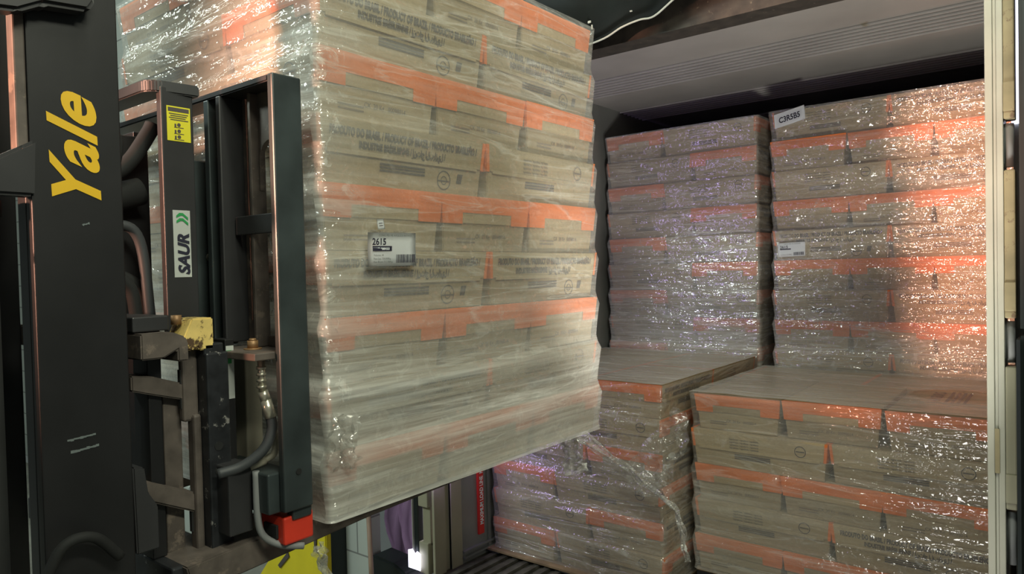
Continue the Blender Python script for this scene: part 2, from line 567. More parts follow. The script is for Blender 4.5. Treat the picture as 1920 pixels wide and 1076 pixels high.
# left post
bm = bmx((XL - 0.012, XL + 0.004, 2.50, 2.58, -1.52, 1.3), (XL - 0.03, XL - 0.012, 2.52, 2.66, -1.52, 1.3), (XL - 0.012, XL + 0.006, 2.62, 2.70, -1.52, 1.3), bev=0.003)
B(bm, XL - 0.11, XL - 0.045, 2.50, 2.58, -1.18, 1.3, 0.004)
B(bm, XL - 0.10, XL - 0.045, 2.52, 2.56, -1.38, -1.17, 0.004)
B(bm, XL - 0.11, XL - 0.045, 2.50, 2.58, -1.52, -1.36, 0.004)
struct('trim_3', bm, M['cream'], 'cream steel post left of the container doorway')
# dock wall left of the door: painted blocks
bm = bmx((-3.16, -2.97, 2.46, 2.54, -1.72, 1.4))
struct('wall_pier', bm, M['blocks'], 'white painted block pier beside the door')
bm = bmx((-9, -3.34, 2.50, 2.62, -1.72, 3.0))
struct('wall_dock', bm, M['blocks'], 'pale painted dock wall behind the forklift')
bm = bmx((-3.34, -3.30, 2.34, 2.5, -1.72, 1.4), (-3.28, -3.25, 2.36, 2.5, -1.72, 1.4), (-3.22, -3.16, 2.32, 2.5, -1.72, 1.4), (-3.36, -3.15, 2.5, 2.6, -1.72, 1.4), bev=0.004)
struct('trim_4', bm, M['seal'], 'dark vertical guide rails of the dock door')
struct('wall_upper', bmx((-3.4, 1.5, 2.62, 2.72, 1.6, 3.2)), M['seal'], 'black wall above the doorway')

# ------------------------------------------------------------------ dock door things
# right-hand hinge blocks beside the post
blocks = [(-0.30, 0.52, 'w'), (-0.96, -0.43, 'w')]
for z0, z1, lab in ((0.49, 1.3, 'long weathered cream hinge block at the top of the right door post'),
                    (-0.155, 0.235, 'weathered cream hinge block halfway up the right door post'),
                    (-0.70, -0.30, 'scuffed cream hinge block low on the right door post')):
    pass
hb = [(0.385, 1.35, 'woodworn', 'long scuffed cream hinge block at the top of the right door post'),
      (0.255, 0.375, 'hinge', 'short grey hinge barrel high on the right door post'),
      (-0.165, 0.245, 'woodworn', 'yellowed scuffed hinge block halfway up the right door post'),
      (-0.290, -0.175, 'hinge', 'short grey hinge barrel below the yellowed block on the right post'),
      (-0.700, -0.300, 'creamdimmed', 'cream scratched hinge block low on the right door post'),
      (-0.86, -0.71, 'hinge', 'lowest grey hinge barrel on the right door post')]
for z0, z1, mk, lab in hb:
    bm = bmesh.new()
    if mk == 'hinge':
        tube(bm, [(-0.154, 2.43, z0), (-0.154, 2.43, z1)], 0.012, 14)
        B(bm, -0.166, -0.150, 2.425, 2.47, z0 + 0.01, z1 - 0.01)
    else:
        B(bm, -0.1655, -0.139, 2.40, 2.46, z0, z1, 0.004)
        B(bm, -0.1655, -0.139, 2.395, 2.41, z0 + 0.02, z0 + 0.10, 0.002)
    tag(obj('hinge_barrel' if mk == 'hinge' else 'hinge_block', bm, M[mk]), lab, 'hinge')
tag(obj('adhesive_patch', bmx((-0.190, -0.179, 2.397, 2.4, -0.60, -0.475)), M['woodworn']), 'brown tape patch stuck on the right door post', 'tape')
# black seal pad, right
bm = bmesh.new()
prism(bm, [(-0.128, 2.36), (0.5, 2.30), (0.5, 2.505), (-0.128, 2.5)], 'z', -1.72, -0.20, 0.01)
prism(bm, [(-0.1375, 2.36), (-0.128, 2.35), (-0.128, 2.5), (-0.1375, 2.5)], 'z', -1.72, -0.22)
prism(bm, [(-0.1285, 2.36), (0.5, 2.30), (0.5, 2.505), (-0.1285, 2.5)], 'z', -0.20, 1.3, 0.01)
tag(obj('dock_seal', bm, M['seal']), 'black padded dock seal right of the container doorway', 'dock seal')
tag(obj('daylight_slit', bmx((-0.154, -0.126, 2.51, 2.515, 0.385, 1.3)), M['daylight']), 'narrow strip of bright daylight beside the right door post', 'daylight')
# black curtain of the dock shelter above
bm = bmesh.new()
edge = [(-2.05, 0.80), (-1.62, 0.835), (-1.42, 0.858), (-1.33, 0.892), (-1.26, 0.905), (-1.20, 0.905), (-1.10, 0.95), (-0.95, 0.985), (-0.7, 1.05), (-0.3, 1.12), (0.4, 1.2)]
ed = smooth_path([(x, 0, z) for x, z in edge], 6)
prev = None
for p in ed:
    yy = 2.36 + 0.02 * math.sin(p.x * 9)
    a = bm.verts.new((p.x, yy, p.z))
    b = bm.verts.new((p.x, yy + 0.03 * math.sin(p.x * 5), p.z + 0.25))
    c = bm.verts.new((p.x, yy + 0.06, 2.4))
    if prev:
        bm.faces.new((prev[0], a, b, prev[1])).smooth = True
        bm.faces.new((prev[1], b, c, prev[2])).smooth = True
    prev = (a, b, c)
bmesh.ops.solidify(bm, geom=bm.faces[:], thickness=0.006)
ds = tag(obj('dock_shelter_curtain', bm, M['seal']), 'black rubber dock curtain hanging above the container doorway', 'curtain')
bm = bmesh.new()
tube(bm, [(p.x, 2.350 + 0.02 * math.sin(p.x * 9), p.z) for p in ed], 0.0035, 8)
obj('hem', bm, M['cordwhite'], ds)['label'] = 'thin pale wavy hem'
for x, z, w_, h_ in ((-1.46, 0.93, 0.012, 0.008), (-1.445, 0.905, 0.004, 0.016), (-1.60, 0.935, 0.016, 0.006), (-1.28, 0.93, 0.008, 0.004)):
    bm = bmesh.new()
    B(bm, x, x + w_, 2.335, 2.34, z, z + h_)
    obj('paint_fleck', bm, M['cordwhite'], ds)['label'] = 'pale scuff fleck'

# left side of the doorway: black seal strips, tarpaulin, stick, daylight
bm = bmx((-2.66, -2.635, 2.50, 2.54, -1.42, 1.2), (-2.70, -2.67, 2.52, 2.56, -1.42, 1.2), bev=0.004)
tag(obj('dock_seal', bm, M['seal']), 'black rubber seal strips left of the container doorway', 'dock seal')
tag(obj('seal_bead', bmx((-2.667, -2.662, 2.49, 2.5, -1.42, 1.2)), M['cordwhite']), 'thin pale bead between the black left seal strips', 'trim')
bm = bmesh.new()
G = {}
for i in range(25):
    for j in range(21):
        x = -2.99 + 0.31 * i / 24
        z = -1.70 + 1.5 * j / 20
        y = 2.62 + 0.03 * math.sin(i * 0.7 + j * 0.5) + 0.02 * math.sin(i * 1.9 - j * 0.3) + 0.02 * math.sin(j * 0.9)
        G[i, j] = bm.verts.new((x, y, z))
for i in range(24):
    for j in range(20):
        bm.faces.new((G[i, j], G[i + 1, j], G[i + 1, j + 1], G[i, j + 1])).smooth = True
bmesh.ops.solidify(bm, geom=bm.faces[:], thickness=0.003)
tag(obj('tarpaulin', bm, M['curtain']), 'wrinkled mauve grey tarpaulin hanging left of the doorway', 'tarpaulin')
bm = bmesh.new()
tube(bm, [(-2.90, 2.40, -1.10), (-2.66, 2.22, -1.72)], 0.012, 10)
tag(obj('wooden_stick', bm, M['broom']), 'slanting wooden stick leaning in front of the mauve tarpaulin', 'stick')
bm = bmesh.new()
prism(bm, [(-2.95, -1.72), (-2.62, -1.72), (-2.62, -1.60), (-2.70, -1.53), (-2.78, -1.50), (-2.95, -1.49)], 'y', 2.46, 2.60, 0.01)
tag(obj('rubber_bumper', bm, M['seal']), 'black rubber bumper on the floor under the tarpaulin', 'bumper')
bm = bmesh.new()
prism(bm, [(-2.69, -1.50), (-2.605, -1.50), (-2.60, -1.415), (-2.625, -1.405), (-2.64, -1.42), (-2.66, -1.40), (-2.69, -1.41)], 'y', 2.48, 2.484)
tag(obj('daylight_hole', bm, M['daylight']), 'bright daylight hole at floor level left of the doorway', 'daylight')
# red sticker with white writing up the container's left wall
st = empty('warning_sticker', (XL, 2.84, -1.40))
tag(st, 'narrow red sticker with white writing on the container left wall', 'sticker')
obj('backing', bmx((XL, XL + 0.013, 2.825, 2.865, -1.40, -0.75)), M['redstick'], st)
bm = bmesh.new()
add_flat(bm, text_verts('MAXIMUM LOAD LINE  NO CARGO ABOVE', 0.036, 0.72, 0.001), lambda x, y: (XL + 0.0145, 2.858 - y, -1.35 + x))
obj('lettering', bm, M['white'], st)['label'] = 'white vertical lettering'
# yellow bollard plate with black arrow marks
yb = empty('bumper_plate', (-2.85, 1.9, -1.72))
tag(yb, 'yellow metal plate with black scuffs standing under the lifted load', 'plate')
bm = bmesh.new()
prism(bm, [(-3.14, -1.72), (-2.57, -1.72), (-2.57, -1.08), (-2.80, -1.10), (-3.11, -1.45)], 'y', 1.89, 1.92, 0.004)
obj('panel', bm, M['yellowpanel'], yb)
bm = bmesh.new()
prism(bm, [(-2.93, -1.345), (-2.915, -1.355), (-2.84, -1.285), (-2.85, -1.265)], 'y', 1.884, 1.889)
obj('painted_mark', bm, M['ink'], yb)['label'] = 'black slanting mark'
bm = bmesh.new()
prism(bm, [(-2.645, -1.21), (-2.635, -1.21), (-2.63, -1.15), (-2.65, -1.15)], 'y', 1.884, 1.889)
obj('painted_mark', bm, M['ink'], yb)['label'] = 'black upright mark'
tag(obj('yellow_post', bmx((-3.98, -3.92, 1.76, 1.82, -1.72, -0.4), bev=0.006), M['cream']), 'pale yellow guard post standing on the floor behind the mast', 'post')
tag(obj('guard_kerb', bmx((-6.0, -4.2, 2.36, 2.48, -1.72, -1.4), bev=0.01), M['blocks']), 'low white kerb along the dock wall', 'kerb')

# ------------------------------------------------------------------ cartons
CL, CW, CH = 0.594, 0.394, 0.160
INS = 0.015


def hw(base, z, extra=0.0):
    return base / 2 - INS * (1 - z / CH) + extra


def tapered(bm, z0, z1, extra, bev=0.0025):
    vs = []
    for z in (z0, z1):
        a, b = hw(CW, z, extra), hw(CL, z, extra)
        vs += [bm.verts.new(p) for p in ((-a, -b, z), (a, -b, z), (a, b, z), (-a, b, z))]
    f = [bm.faces.new(vs[0:4][::-1]), bm.faces.new(vs[4:8])]
    for i in range(4):
        f.append(bm.faces.new((vs[i], vs[(i + 1) % 4], vs[4 + (i + 1) % 4], vs[4 + i])))
    if bev:
        bmesh.ops.bevel(bm, geom=list({e for q in f for e in q.edges}), offset=bev, segments=2, affect='EDGES')


bm = bmesh.new()
tapered(bm, 0.0, CH - 0.004, 0.0)
ME_BODY = mesh_of('tray', bm, M['card'])
bm = bmesh.new()
tapered(bm, CH * 0.50, CH - 0.0005, 0.0035)
# hanging lid edge a touch proud on the long sides, creased
for s in (-1, 1):
    a = hw(CW, CH * 0.5, 0.0035)
    B(bm, s * a - 0.002, s * a + 0.0025, -CL / 2 + 0.03, CL / 2 - 0.03, CH * 0.47, CH * 0.54, 0.001)
# seam down the middle of the top
B(bm, -0.0015, 0.0015, -CL / 2 + 0.01, CL / 2 - 0.01, CH - 0.0012, CH - 0.0002)
ME_LID = mesh_of('lid', bm, M['lid'])


def band_mesh(s, wrap=0.0):
    bm = bmesh.new()
    e = 0.0048
    zt, zs, zd = CH + 0.0004, CH * 0.70, CH * 0.50

    def pt(x, z):
        return (x, s * hw(CL, z, e), z)

    def face(x0, x1, z0, z1):
        x0a, x0b = x0, x0
        q = [pt(x0 if abs(x0) < 0.19 else math.copysign(hw(CW, z0, e), x0), z0), pt(x1 if abs(x1) < 0.19 else math.copysign(hw(CW, z0, e), x1), z0),
             pt(x1 if abs(x1) < 0.19 else math.copysign(hw(CW, z1, e), x1), z1), pt(x0 if abs(x0) < 0.19 else math.copysign(hw(CW, z1, e), x0), z1)]
        bm.faces.new([bm.verts.new(p) for p in q])
    wd = 0.088
    face(-0.2, 0.2, zs, zt)
    face(-0.2, -0.2 + wd, zd, zs)
    face(0.2 - wd, 0.2, zd, zs)
    # small lip onto the top
    b = hw(CL, zt, e)
    bm.faces.new([bm.verts.new(p) for p in ((-0.198, s * b, zt), (0.198, s * b, zt), (0.198, s * (b - 0.012), zt), (-0.198, s * (b - 0.012), zt))])
    for sx in (-1, 1):
        wl = 0.012 + (wrap if sx * s > 0 else 0)
        wl = max(wl, 0.012)
        q = []
        for z, y in ((zd, b), (zt, b), (zt, b - wl), (zd, b - wl)):
            yy = s * (hw(CL, z, e) - (b - y))
            q.append(bm.verts.new((sx * hw(CW, z, e), yy, z)))
        bm.faces.new(q)
    return mesh_of('orange_band', bm, M['orange'])


ME_BAND = {s: band_mesh(s) for s in (-1, 1)}
ME_WRAP = {s: band_mesh(s, 0.20) for s in (-1, 1)}

AR = '\ufe94\ufbff\ufee0\ufbff\ufeaf\ufe8d\ufeae\ufe92\ufedf\ufe8d \ufe9d\ufe8e\ufe98\ufee7\ufe87'
T1 = text_verts('PRODUTO DO BRASIL / PRODUCT OF BRAZIL / PRODUCTO BRASILE\u00d1O /', 0.0270, 0.58, 0.0013, 1.02, 'CENTER')
T2 = text_verts('INDUSTRIE BR\u00c9SILIENNE / \u0625\u0646\u062a\u0627\u062c \u0627\u0644\u0628\u0631\u0627\u0632\u064a\u0644 /', 0.0235, 0.66, 0.0011, 1.0, 'CENTER')
T3 = text_verts('Ingredientes / Ingredients / Ingr\u00e9dients', 0.010, 0.85, 0.0001, 1.0, 'LEFT')
T4 = text_verts('CX  20 Kg   00098014', 0.017, 0.9, 0.0003, 1.0, 'CENTER')


def side_map(s):
    def f(u, z):
        z2 = max(0.003, min(CH - 0.002, z))
        e = 0.0062 if z2 > CH * 0.47 else 0.0012
        return (s * hw(CW, z2, e), s * u, z2)
    return f


def printing(kind):
    bm = bmesh.new()
    for s in (1, -1):
        f = side_map(s)
        if kind == 0:          # big country-of-origin lines
            add_flat(bm, T1, lambda x, y: f(x + 0.0, y + 0.121))
            add_flat(bm, T2, lambda x, y: f(x - 0.02, y + 0.094))
        else:                   # small ingredient block and round stamp on the lid
            for k in range(4):
                add_flat(bm, T3, lambda x, y: f(x - 0.12, y + 0.128 - k * 0.0125))
            add_flat(bm, ringshape(0.19, 0.115, 0.021, 0.024), f)
            add_flat(bm, rect(0.172, 0.208, 0.113, 0.117), f)
        # triple bar on the tray
        for k in range(3):
            add_flat(bm, rect(-0.10, 0.06, 0.060 - k * 0.008, 0.0655 - k * 0.008), f)
        if kind == 0:
            add_flat(bm, ringshape(0.135, 0.040, 0.024, 0.027), f)
            add_flat(bm, ringshape(0.135, 0.040, 0.010, 0.012), f)
            add_flat(bm, rect(0.112, 0.158, 0.036, 0.040), f)
            add_flat(bm, quad((0.185, 0.035), (0.205, 0.035), (0.212, 0.062), (0.190, 0.062)), f)
    return mesh_of('printing', bm, M['ink'])


ME_PRINT = [printing(0), printing(1)]
bm = bmesh.new()
for s in (1, -1):
    def fe(u, z, s=s):
        return (-s * u, s * hw(CL, z, 0.0012 if z < CH * 0.5 else 0.0055), z)
    add_flat(bm, T4, lambda x, y: fe(x + 0.02, y + 0.040))
    for k in range(2):
        add_flat(bm, rect(-0.13, -0.05, 0.026 + k * 0.010, 0.030 + k * 0.010), fe)
ME_ENDPRINT = mesh_of('end_printing', bm, M['inkpale'])
# top of carton: brand panel of bars and word
bm = bmesh.new()
add_flat(bm, text_verts('ANGURO', 0.075, 0.75, 0.002), lambda x, y: (-0.04 + y, -0.04 - x + 0.22, CH + 0.0006))
ME_TOP = mesh_of('top_printing', bm, M['ink'])

ORD = ['top', 'second', 'third', 'fourth', 'fifth', 'sixth', 'seventh', 'eighth', 'ninth', 'tenth', 'eleventh', 'twelfth', 'thirteenth', 'fourteenth']


def carton(x, y, z, h, alongx, label, group, bands=(-1, 1), wrap=None, pk=0, sx=1.0, jx=0.0, jy=0.0, rz=0.0, top=None):
    o = bpy.data.objects.new('carton', None)
    C.objects.link(o)
    o.empty_display_size = 0.05
    o.location = (x + jx, y + jy, z + H)
    o.rotation_euler = (0, 0, (-PI / 2 if alongx else 0) + rz)
    o.scale = (sx, 1, h / CH * (random.uniform(0.965, 1.0) if sx < 1 else 1))
    tag(o, label, 'carton', group)
    def ch(nm, me):
        c = bpy.data.objects.new(nm, me)
        C.objects.link(c)
        c.parent = o
        return c
    ch('tray', ME_BODY)
    ch('lid', ME_LID)
    for s in bands:
        ch('orange_band', ME_WRAP[s] if wrap == s else ME_BAND[s])
    ch('side_printing', ME_PRINT[pk])
    ch('end_printing', ME_ENDPRINT)
    return o


def J(a=0.006):
    return random.uniform(-a, a)


def label_of(face, k, pos, where):
    return '%s carton, %s layer down, %s, %s' % (face, ORD[k], pos, where) if k else '%s carton, top layer, %s, %s' % (face, pos, where)


def stack_side(xr, y0, ztop, n, h, first3, where, group, want, skew=None):
    """pallet 1.2 deep (Y) by 1.0 wide (X), right side at xr, front at y0. first3: top layer shows three ends on the right side."""
    for k in range(n):
        z = ztop - (k + 1) * h
        three = (k % 2 == 0) == first3
        dx = skew(k)[0] if skew else 0
        dy = skew(k)[1] if skew else 0
        alltop = want == 'top' and k == 0
        if three:
            for i in range(3):
                if want == 'front' and i:
                    continue
                pos = ('right half nearest the viewer', 'middle of right half', 'far end of right half')[i]
                carton(xr - 0.3 + dx, y0 + 0.2 + 0.4 * i + dy, z, h, True, label_of('Brown', k, pos, where), group,
                       pk=1, jx=J(), jy=J(0.003), rz=J(0.008), bands=(-1, 1))
            for i in range(2 if alltop else 1):
                carton(xr - 0.8 + dx, y0 + 0.3 + 0.6 * i + dy, z, h, False, label_of('Brown', k, ('left corner', 'far left corner')[i], where), group,
                       jx=J(), jy=J(0.003), rz=J(0.008))
        else:
            for i in range(2):
                if want == 'front' and i:
                    continue
                pos = ('right half nearest the viewer', 'far end of right half')[i]
                carton(xr - 0.2 + dx, y0 + 0.3 + 0.6 * i + dy, z, h, False, label_of('Brown', k, pos, where), group,
                       pk=(0 if (i == 0 or k % 4 == 1) else 1), jx=J(), jy=J(0.003), rz=J(0.008),
                       wrap=None)
            for i in range(3 if alltop else 1):
                carton(xr - 0.7 + dx, y0 + 0.2 + 0.4 * i + dy, z, h, True, label_of('Brown', k, ('left front', 'middle of left half', 'far end of left half')[i], where), group,
                       pk=1, jx=J(), jy=J(0.003), rz=J(0.008))


def stack_front(x0, y0, ztop, n, h, first3, where, group, top, prints=None):
    """pallet 1.2 wide (X) by 1.0 deep (Y)."""
    for k in range(n):
        z = ztop - (k + 1) * h
        three = (k % 2 == 0) == first3
        if three:
            for i in range(3):
                gap = (0.0, 0.012, 0.0)[i]
                carton(x0 + 0.2 + 0.4 * i, y0 + 0.3, z, h, False, label_of('Orange-banded', k, ('left', 'middle', 'right')[i], where), group,
                       jx=J(0.004), jy=J(0.012), rz=J(0.014), bands=(-1,), sx=0.968 if (top and k == 0) else 1.0)
            if top and k == 0:
                for i in range(2):
                    carton(x0 + 0.3 + 0.6 * i, y0 + 0.8, z, h, True, label_of('Brown', k, ('back left', 'back right')[i], where), group, pk=1, jy=J(0.004))
        else:
            for i in range(2):
                pk = 1 if i == 0 else 0
                if prints:
                    pk = prints[(k, i)] if (k, i) in prints else pk
                carton(x0 + 0.3 + 0.6 * i, y0 + 0.2, z, h, True, label_of('Long-sided', k, ('left', 'right')[i], where), group, pk=pk,
                       jx=J(0.004), jy=J(0.010), rz=J(0.010))


LX, LY, LTOP, LH = -1.385, 1.035, 0.860, 0.1606
stack_side(LX, LY, LTOP, 9, LH, True, 'lifted load', 'cartons of the lifted load', 'side')
MX, MY, MTOP, MH = -1.482, 2.92, -0.535, 0.158
stack_side(MX, MY, MTOP, 6, MH, False, 'low stack behind lifted load', 'cartons of the low middle stack', 'top')
RX, RY, RTOP, RH = -1.42, 3.12, -0.588, 0.165
stack_front(RX, RY, RTOP, 5, RH, True, 'low right stack', 'cartons of the low right stack', True, {(1, 1): 1, (3, 1): 0})
BX, BY, BTOP, BH = -1.375, 4.14, 0.862, 0.1685
stack_front(BX, BY, BTOP, 14, BH, False, 'tall rear right stack', 'cartons of the tall rear right stack', False, {(4, 0): 0, (6, 1): 0})
QX, QTOP = -1.47, 0.862
stack_side(QX, BY + 0.02, QTOP, 14, BH, True, 'tall rear left stack', 'cartons of the tall rear left stack', 'front')


def pallet(x0, x1, y0, y1, ztop, label):
    t = empty('pallet', ((x0 + x1) / 2, (y0 + y1) / 2, -1.505))
    tag(t, label, 'pallet')
    for i in range(5):
        w_ = (y1 - y0 - 0.0) / 5
        obj('board', bmx((x0, x1, y0 + i * w_ + 0.01, y0 + (i + 1) * w_ - 0.01, ztop - 0.014, ztop - 0.001), bev=0.002), M['wood'], t)
    for i in range(3):
        xx = x0 + (x1 - x0 - 0.09) * i / 2
        obj('runner', bmx((xx, xx + 0.09, y0 + 0.01, y1 - 0.01, -1.504, ztop - 0.014), bev=0.003), M['rubber'], t)


pallet(MX - 1.03, MX + 0.01, MY - 0.05, MY + 1.2, MTOP - 6 * MH, 'thin pallet with brown top boards under the low middle stack')
pallet(RX, RX + 1.2, RY, RY + 1.0, RTOP - 5 * RH, 'pallet under the low right stack')
for (x0, x1, lab) in ((BX, BX + 1.2, 'right'), (QX - 1.0, QX, 'left')):
    pass


# ------------------------------------------------------------------ stretch film
def film(name, x0, x1, y0, y1, ztop, n, h, m, hazef, crf, label, top=False, amp=0.012, base=0.014, zlow=0.02, rows=7):
    bm = bmesh.new()
    r = 0.012
    per = []                                                  # (x, y, nx, ny, s)
    cor = [(x1, y0, -PI / 2), (x1, y1, 0), (x0, y1, PI / 2), (x0, y0, PI)]
    pts = []
    for (cx, cy, a) in cor:
        ccx = cx - math.copysign(r, cx - (x0 + x1) / 2)
        ccy = cy - math.copysign(r, cy - (y0 + y1) / 2)
        for k in range(5):
            an = a + PI / 2 * k / 4
            pts.append((ccx + r * math.cos(an), ccy + r * math.sin(an), math.cos(an), math.sin(an)))
    full = []
    for i, p in enumerate(pts):
        q = pts[(i + 1) % len(pts)]
        full.append(p)
        L = math.hypot(q[0] - p[0], q[1] - p[1])
        if L > 0.1:
            c = int(L / 0.02)
            for k in range(1, c):
                t = k / c
                full.append((p[0] + (q[0] - p[0]) * t, p[1] + (q[1] - p[1]) * t, p[2], p[3]))
    s = 0
    acc = []
    for i, p in enumerate(full):
        if i:
            s += math.hypot(p[0] - full[i - 1][0], p[1] - full[i - 1][1])
        acc.append(s)
    full.append(full[0])
    acc.append(s + 0.01)
    uvl = bm.loops.layers.uv.new('UVMap')
    zs = []
    for k in range(n):                                        # from bottom up
        zb = ztop - (n - k) * h
        for j in range(rows):
            t = j / rows
            zs.append((zb + t * h, t, n - 1 - k))
    zs.append((ztop + 0.004, 1.0, 0))
    zs[0] = (zs[0][0] + zlow - 0.02, zs[0][1], zs[0][2])
    grid = []
    data = {}
    jit = [random.uniform(0, 0.004) for _ in range(n)]
    for (z, t, k) in zs:
        row = []
        for i, p in enumerate(full):
            f = t ** 1.3 if t < 0.86 else 1.0
            if t == 0:
                f = 0.35
            off = base - INS * 0.95 * (1 - f) + amp * 0.35 * f + jit[k]
            nn = noise.noise(Vector((p[0] * 5, p[1] * 5, z * 9)))
            off += 0.003 * nn
            off = max(off, base - INS * (1 - f) * 0.9)
            v = bm.verts.new((p[0] + p[2] * off, p[1] + p[3] * off, z))
            row.append(v)
            hz, cr = hazef(p[0], p[1], z, p[2], p[3]), crf(p[0], p[1], z, p[2], p[3])
            data[len(data)] = (hz, cr)
        grid.append(row)
    uvs = {}
    for a in range(len(grid) - 1):
        for i in range(len(full) - 1):
            fa = bm.faces.new((grid[a][i], grid[a][i + 1], grid[a + 1][i + 1], grid[a + 1][i]))
            fa.smooth = True
            for l, (ii, aa) in zip(fa.loops, ((i, a), (i + 1, a), (i + 1, a + 1), (i, a + 1))):
                l[uvl].uv = (acc[ii], zs[aa][0])
    if top:
        nx, ny = 40, 34
        g = {}
        for i in range(nx + 1):
            for j in range(ny + 1):
                x = x0 - 0.012 + (x1 - x0 + 0.024) * i / nx
                y = y0 - 0.012 + (y1 - y0 + 0.024) * j / ny
                z = ztop + 0.007 + 0.004 * noise.noise(Vector((x * 6, y * 6, 0)))
                g[i, j] = bm.verts.new((x, y, z))
                data[len(data)] = (hazef(x, y, ztop, 0, 0), crf(x, y, ztop, 0, 0))
        for i in range(nx):
            for j in range(ny):
                fa = bm.faces.new((g[i, j], g[i + 1, j], g[i + 1, j + 1], g[i, j + 1]))
                fa.smooth = True
                for l in fa.loops:
                    l[uvl].uv = (l.vert.co.x, l.vert.co.y)
    me = bpy.data.meshes.new(name)
    bm.to_mesh(me)
    bm.free()
    me.materials.append(m)
    ca = me.color_attributes.new('film', 'FLOAT_COLOR', 'POINT')
    for i in range(len(me.vertices)):
        hz, cr = data[i]
        ca.data[i].color = (hz, cr, 0, 1)
    o = obj(name, None, m, me=me)
    tag(o, label, 'plastic film')
    return o


def corner(x, y, cx, cy, r=0.12):
    return max(0.0, 1 - math.hypot(x - cx, y - cy) / r)


def hz_load(x, y, z, nx, ny):
    low = 1 / (1 + math.exp((z + 0.22) * 11))                # more turns of film low down
    v = 0.25 + 0.60 * low
    v += 0.28 * corner(x, y, LX, LY, 0.16)
    if ny < -0.5:
        v += 0.22
    v += 0.18 * max(0, noise.noise(Vector((x * 3 + 4, y * 3, z * 4))))
    return min(v, 1.0)


def cr_load(x, y, z, nx, ny):
    seams = max(0, 1 - abs(((y - LY) % 0.6) - 0.0) / 0.05) if nx > 0.5 else 0
    return 0.15 + 0.85 * corner(x, y, LX, LY, 0.10) * (0.5 + 0.5 * noise.noise(Vector((0, 0, z * 6)))) + 0.5 * seams * max(0, noise.noise(Vector((3, y * 2, z * 5))) + 0.2)


film('stretch_wrap', LX - 1.0, LX, LY, LY + 1.2, LTOP, 9, LH, M['filmA'], hz_load, cr_load,
     'clear stretch wrap around the load lifted on the forklift')
film('stretch_wrap', MX - 1.0, MX, MY, MY + 1.2, MTOP, 6, MH, M['filmC'],
     lambda x, y, z, nx, ny: (0.50 if nx == ny == 0 else 0.16) + (0.14 if z < MTOP - 2.3 * MH else 0), lambda x, y, z, nx, ny: 0.22,
     'clear loosened stretch wrap around the low stack behind the lifted load', top=True)
film('stretch_wrap', RX, RX + 1.2, RY, RY + 1.0, RTOP, 5, RH, M['filmC'],
     lambda x, y, z, nx, ny: ((0.04 if math.hypot((x + 0.38) * 0.8, y - 3.56) < 0.17 else 0.55) if nx == ny == 0 else 0.18) + 0.12 * max(0, noise.noise(Vector((x * 3, y * 3, z * 5)))) + (0.22 if z < RTOP - 2.5 * RH else 0) * max(0, 1 - (x - RX) / 0.9),
     lambda x, y, z, nx, ny: 0.06 + 0.6 * max(0, noise.noise(Vector((x * 3, 7, z * 7)))), 'clear loose stretch wrap around the low right stack', top=True)
film('stretch_wrap', BX, BX + 1.2, BY, BY + 0.6, BTOP, 14, BH, M['filmB'],
     lambda x, y, z, nx, ny: 0.24 + 0.28 / (1 + math.exp((z + 0.25) * 12)), lambda x, y, z, nx, ny: 0.30,
     'glossy stretch wrap around the tall rear right stack', amp=0.016)
film('stretch_wrap', QX - 1.0, QX, BY + 0.02, BY + 0.62, QTOP, 14, BH, M['filmB'],
     lambda x, y, z, nx, ny: 0.40 + 0.30 / (1 + math.exp((z + 0.15) * 9)), lambda x, y, z, nx, ny: 0.12,
     'hazy stretch wrap around the tall rear left stack', amp=0.014)


def ribbon(name, path, width, normal, m, label, wob=0.01, haze=0.35, crk=1.0, nw=10, n=8, taper=None):
    bm = bmesh.new()
    uvl = bm.loops.layers.uv.new('UVMap')
    P = smooth_path(path, n)
    grid = []
    vals = []
    s = 0
    nv = Vector(normal).normalized()
    for i, p in enumerate(P):
        t = (P[min(i + 1, len(P) - 1)] - P[max(i - 1, 0)]).normalized()
        side = t.cross(nv).normalized()
        if i:
            s += (P[i] - P[i - 1]).length
        wd = width * (taper(i / (len(P) - 1)) if taper else 1)
        row = []
        for j in range(nw + 1):
            a = j / nw - 0.5
            q = p + side * wd * a + nv * wob * noise.noise(Vector((i * 0.35, j * 0.9, s * 3 + width * 50))) * 2 + side * wob * noise.noise(Vector((i * 0.4, j * 0.6, 5 + s)))
            row.append((bm.verts.new(q), s, a * wd))
        grid.append(row)
    for a in range(len(grid) - 1):
        for j in range(nw):
            f = bm.faces.new((grid[a][j][0], grid[a][j + 1][0], grid[a + 1][j + 1][0], grid[a + 1][j][0]))
            f.smooth = True
            for l, c in zip(f.loops, (grid[a][j], grid[a][j + 1], grid[a + 1][j + 1], grid[a + 1][j])):
                l[uvl].uv = (c[2], c[1])
    me = bpy.data.meshes.new(name)
    bm.to_mesh(me)
    bm.free()
    me.materials.append(m)
    ca = me.color_attributes.new('film', 'FLOAT_COLOR', 'POINT')
    for d in ca.data:
        d.color = (haze, crk, 0, 1)
    o = obj(name, None, m, me=me)
    tag(o, label, 'plastic film')
    return o


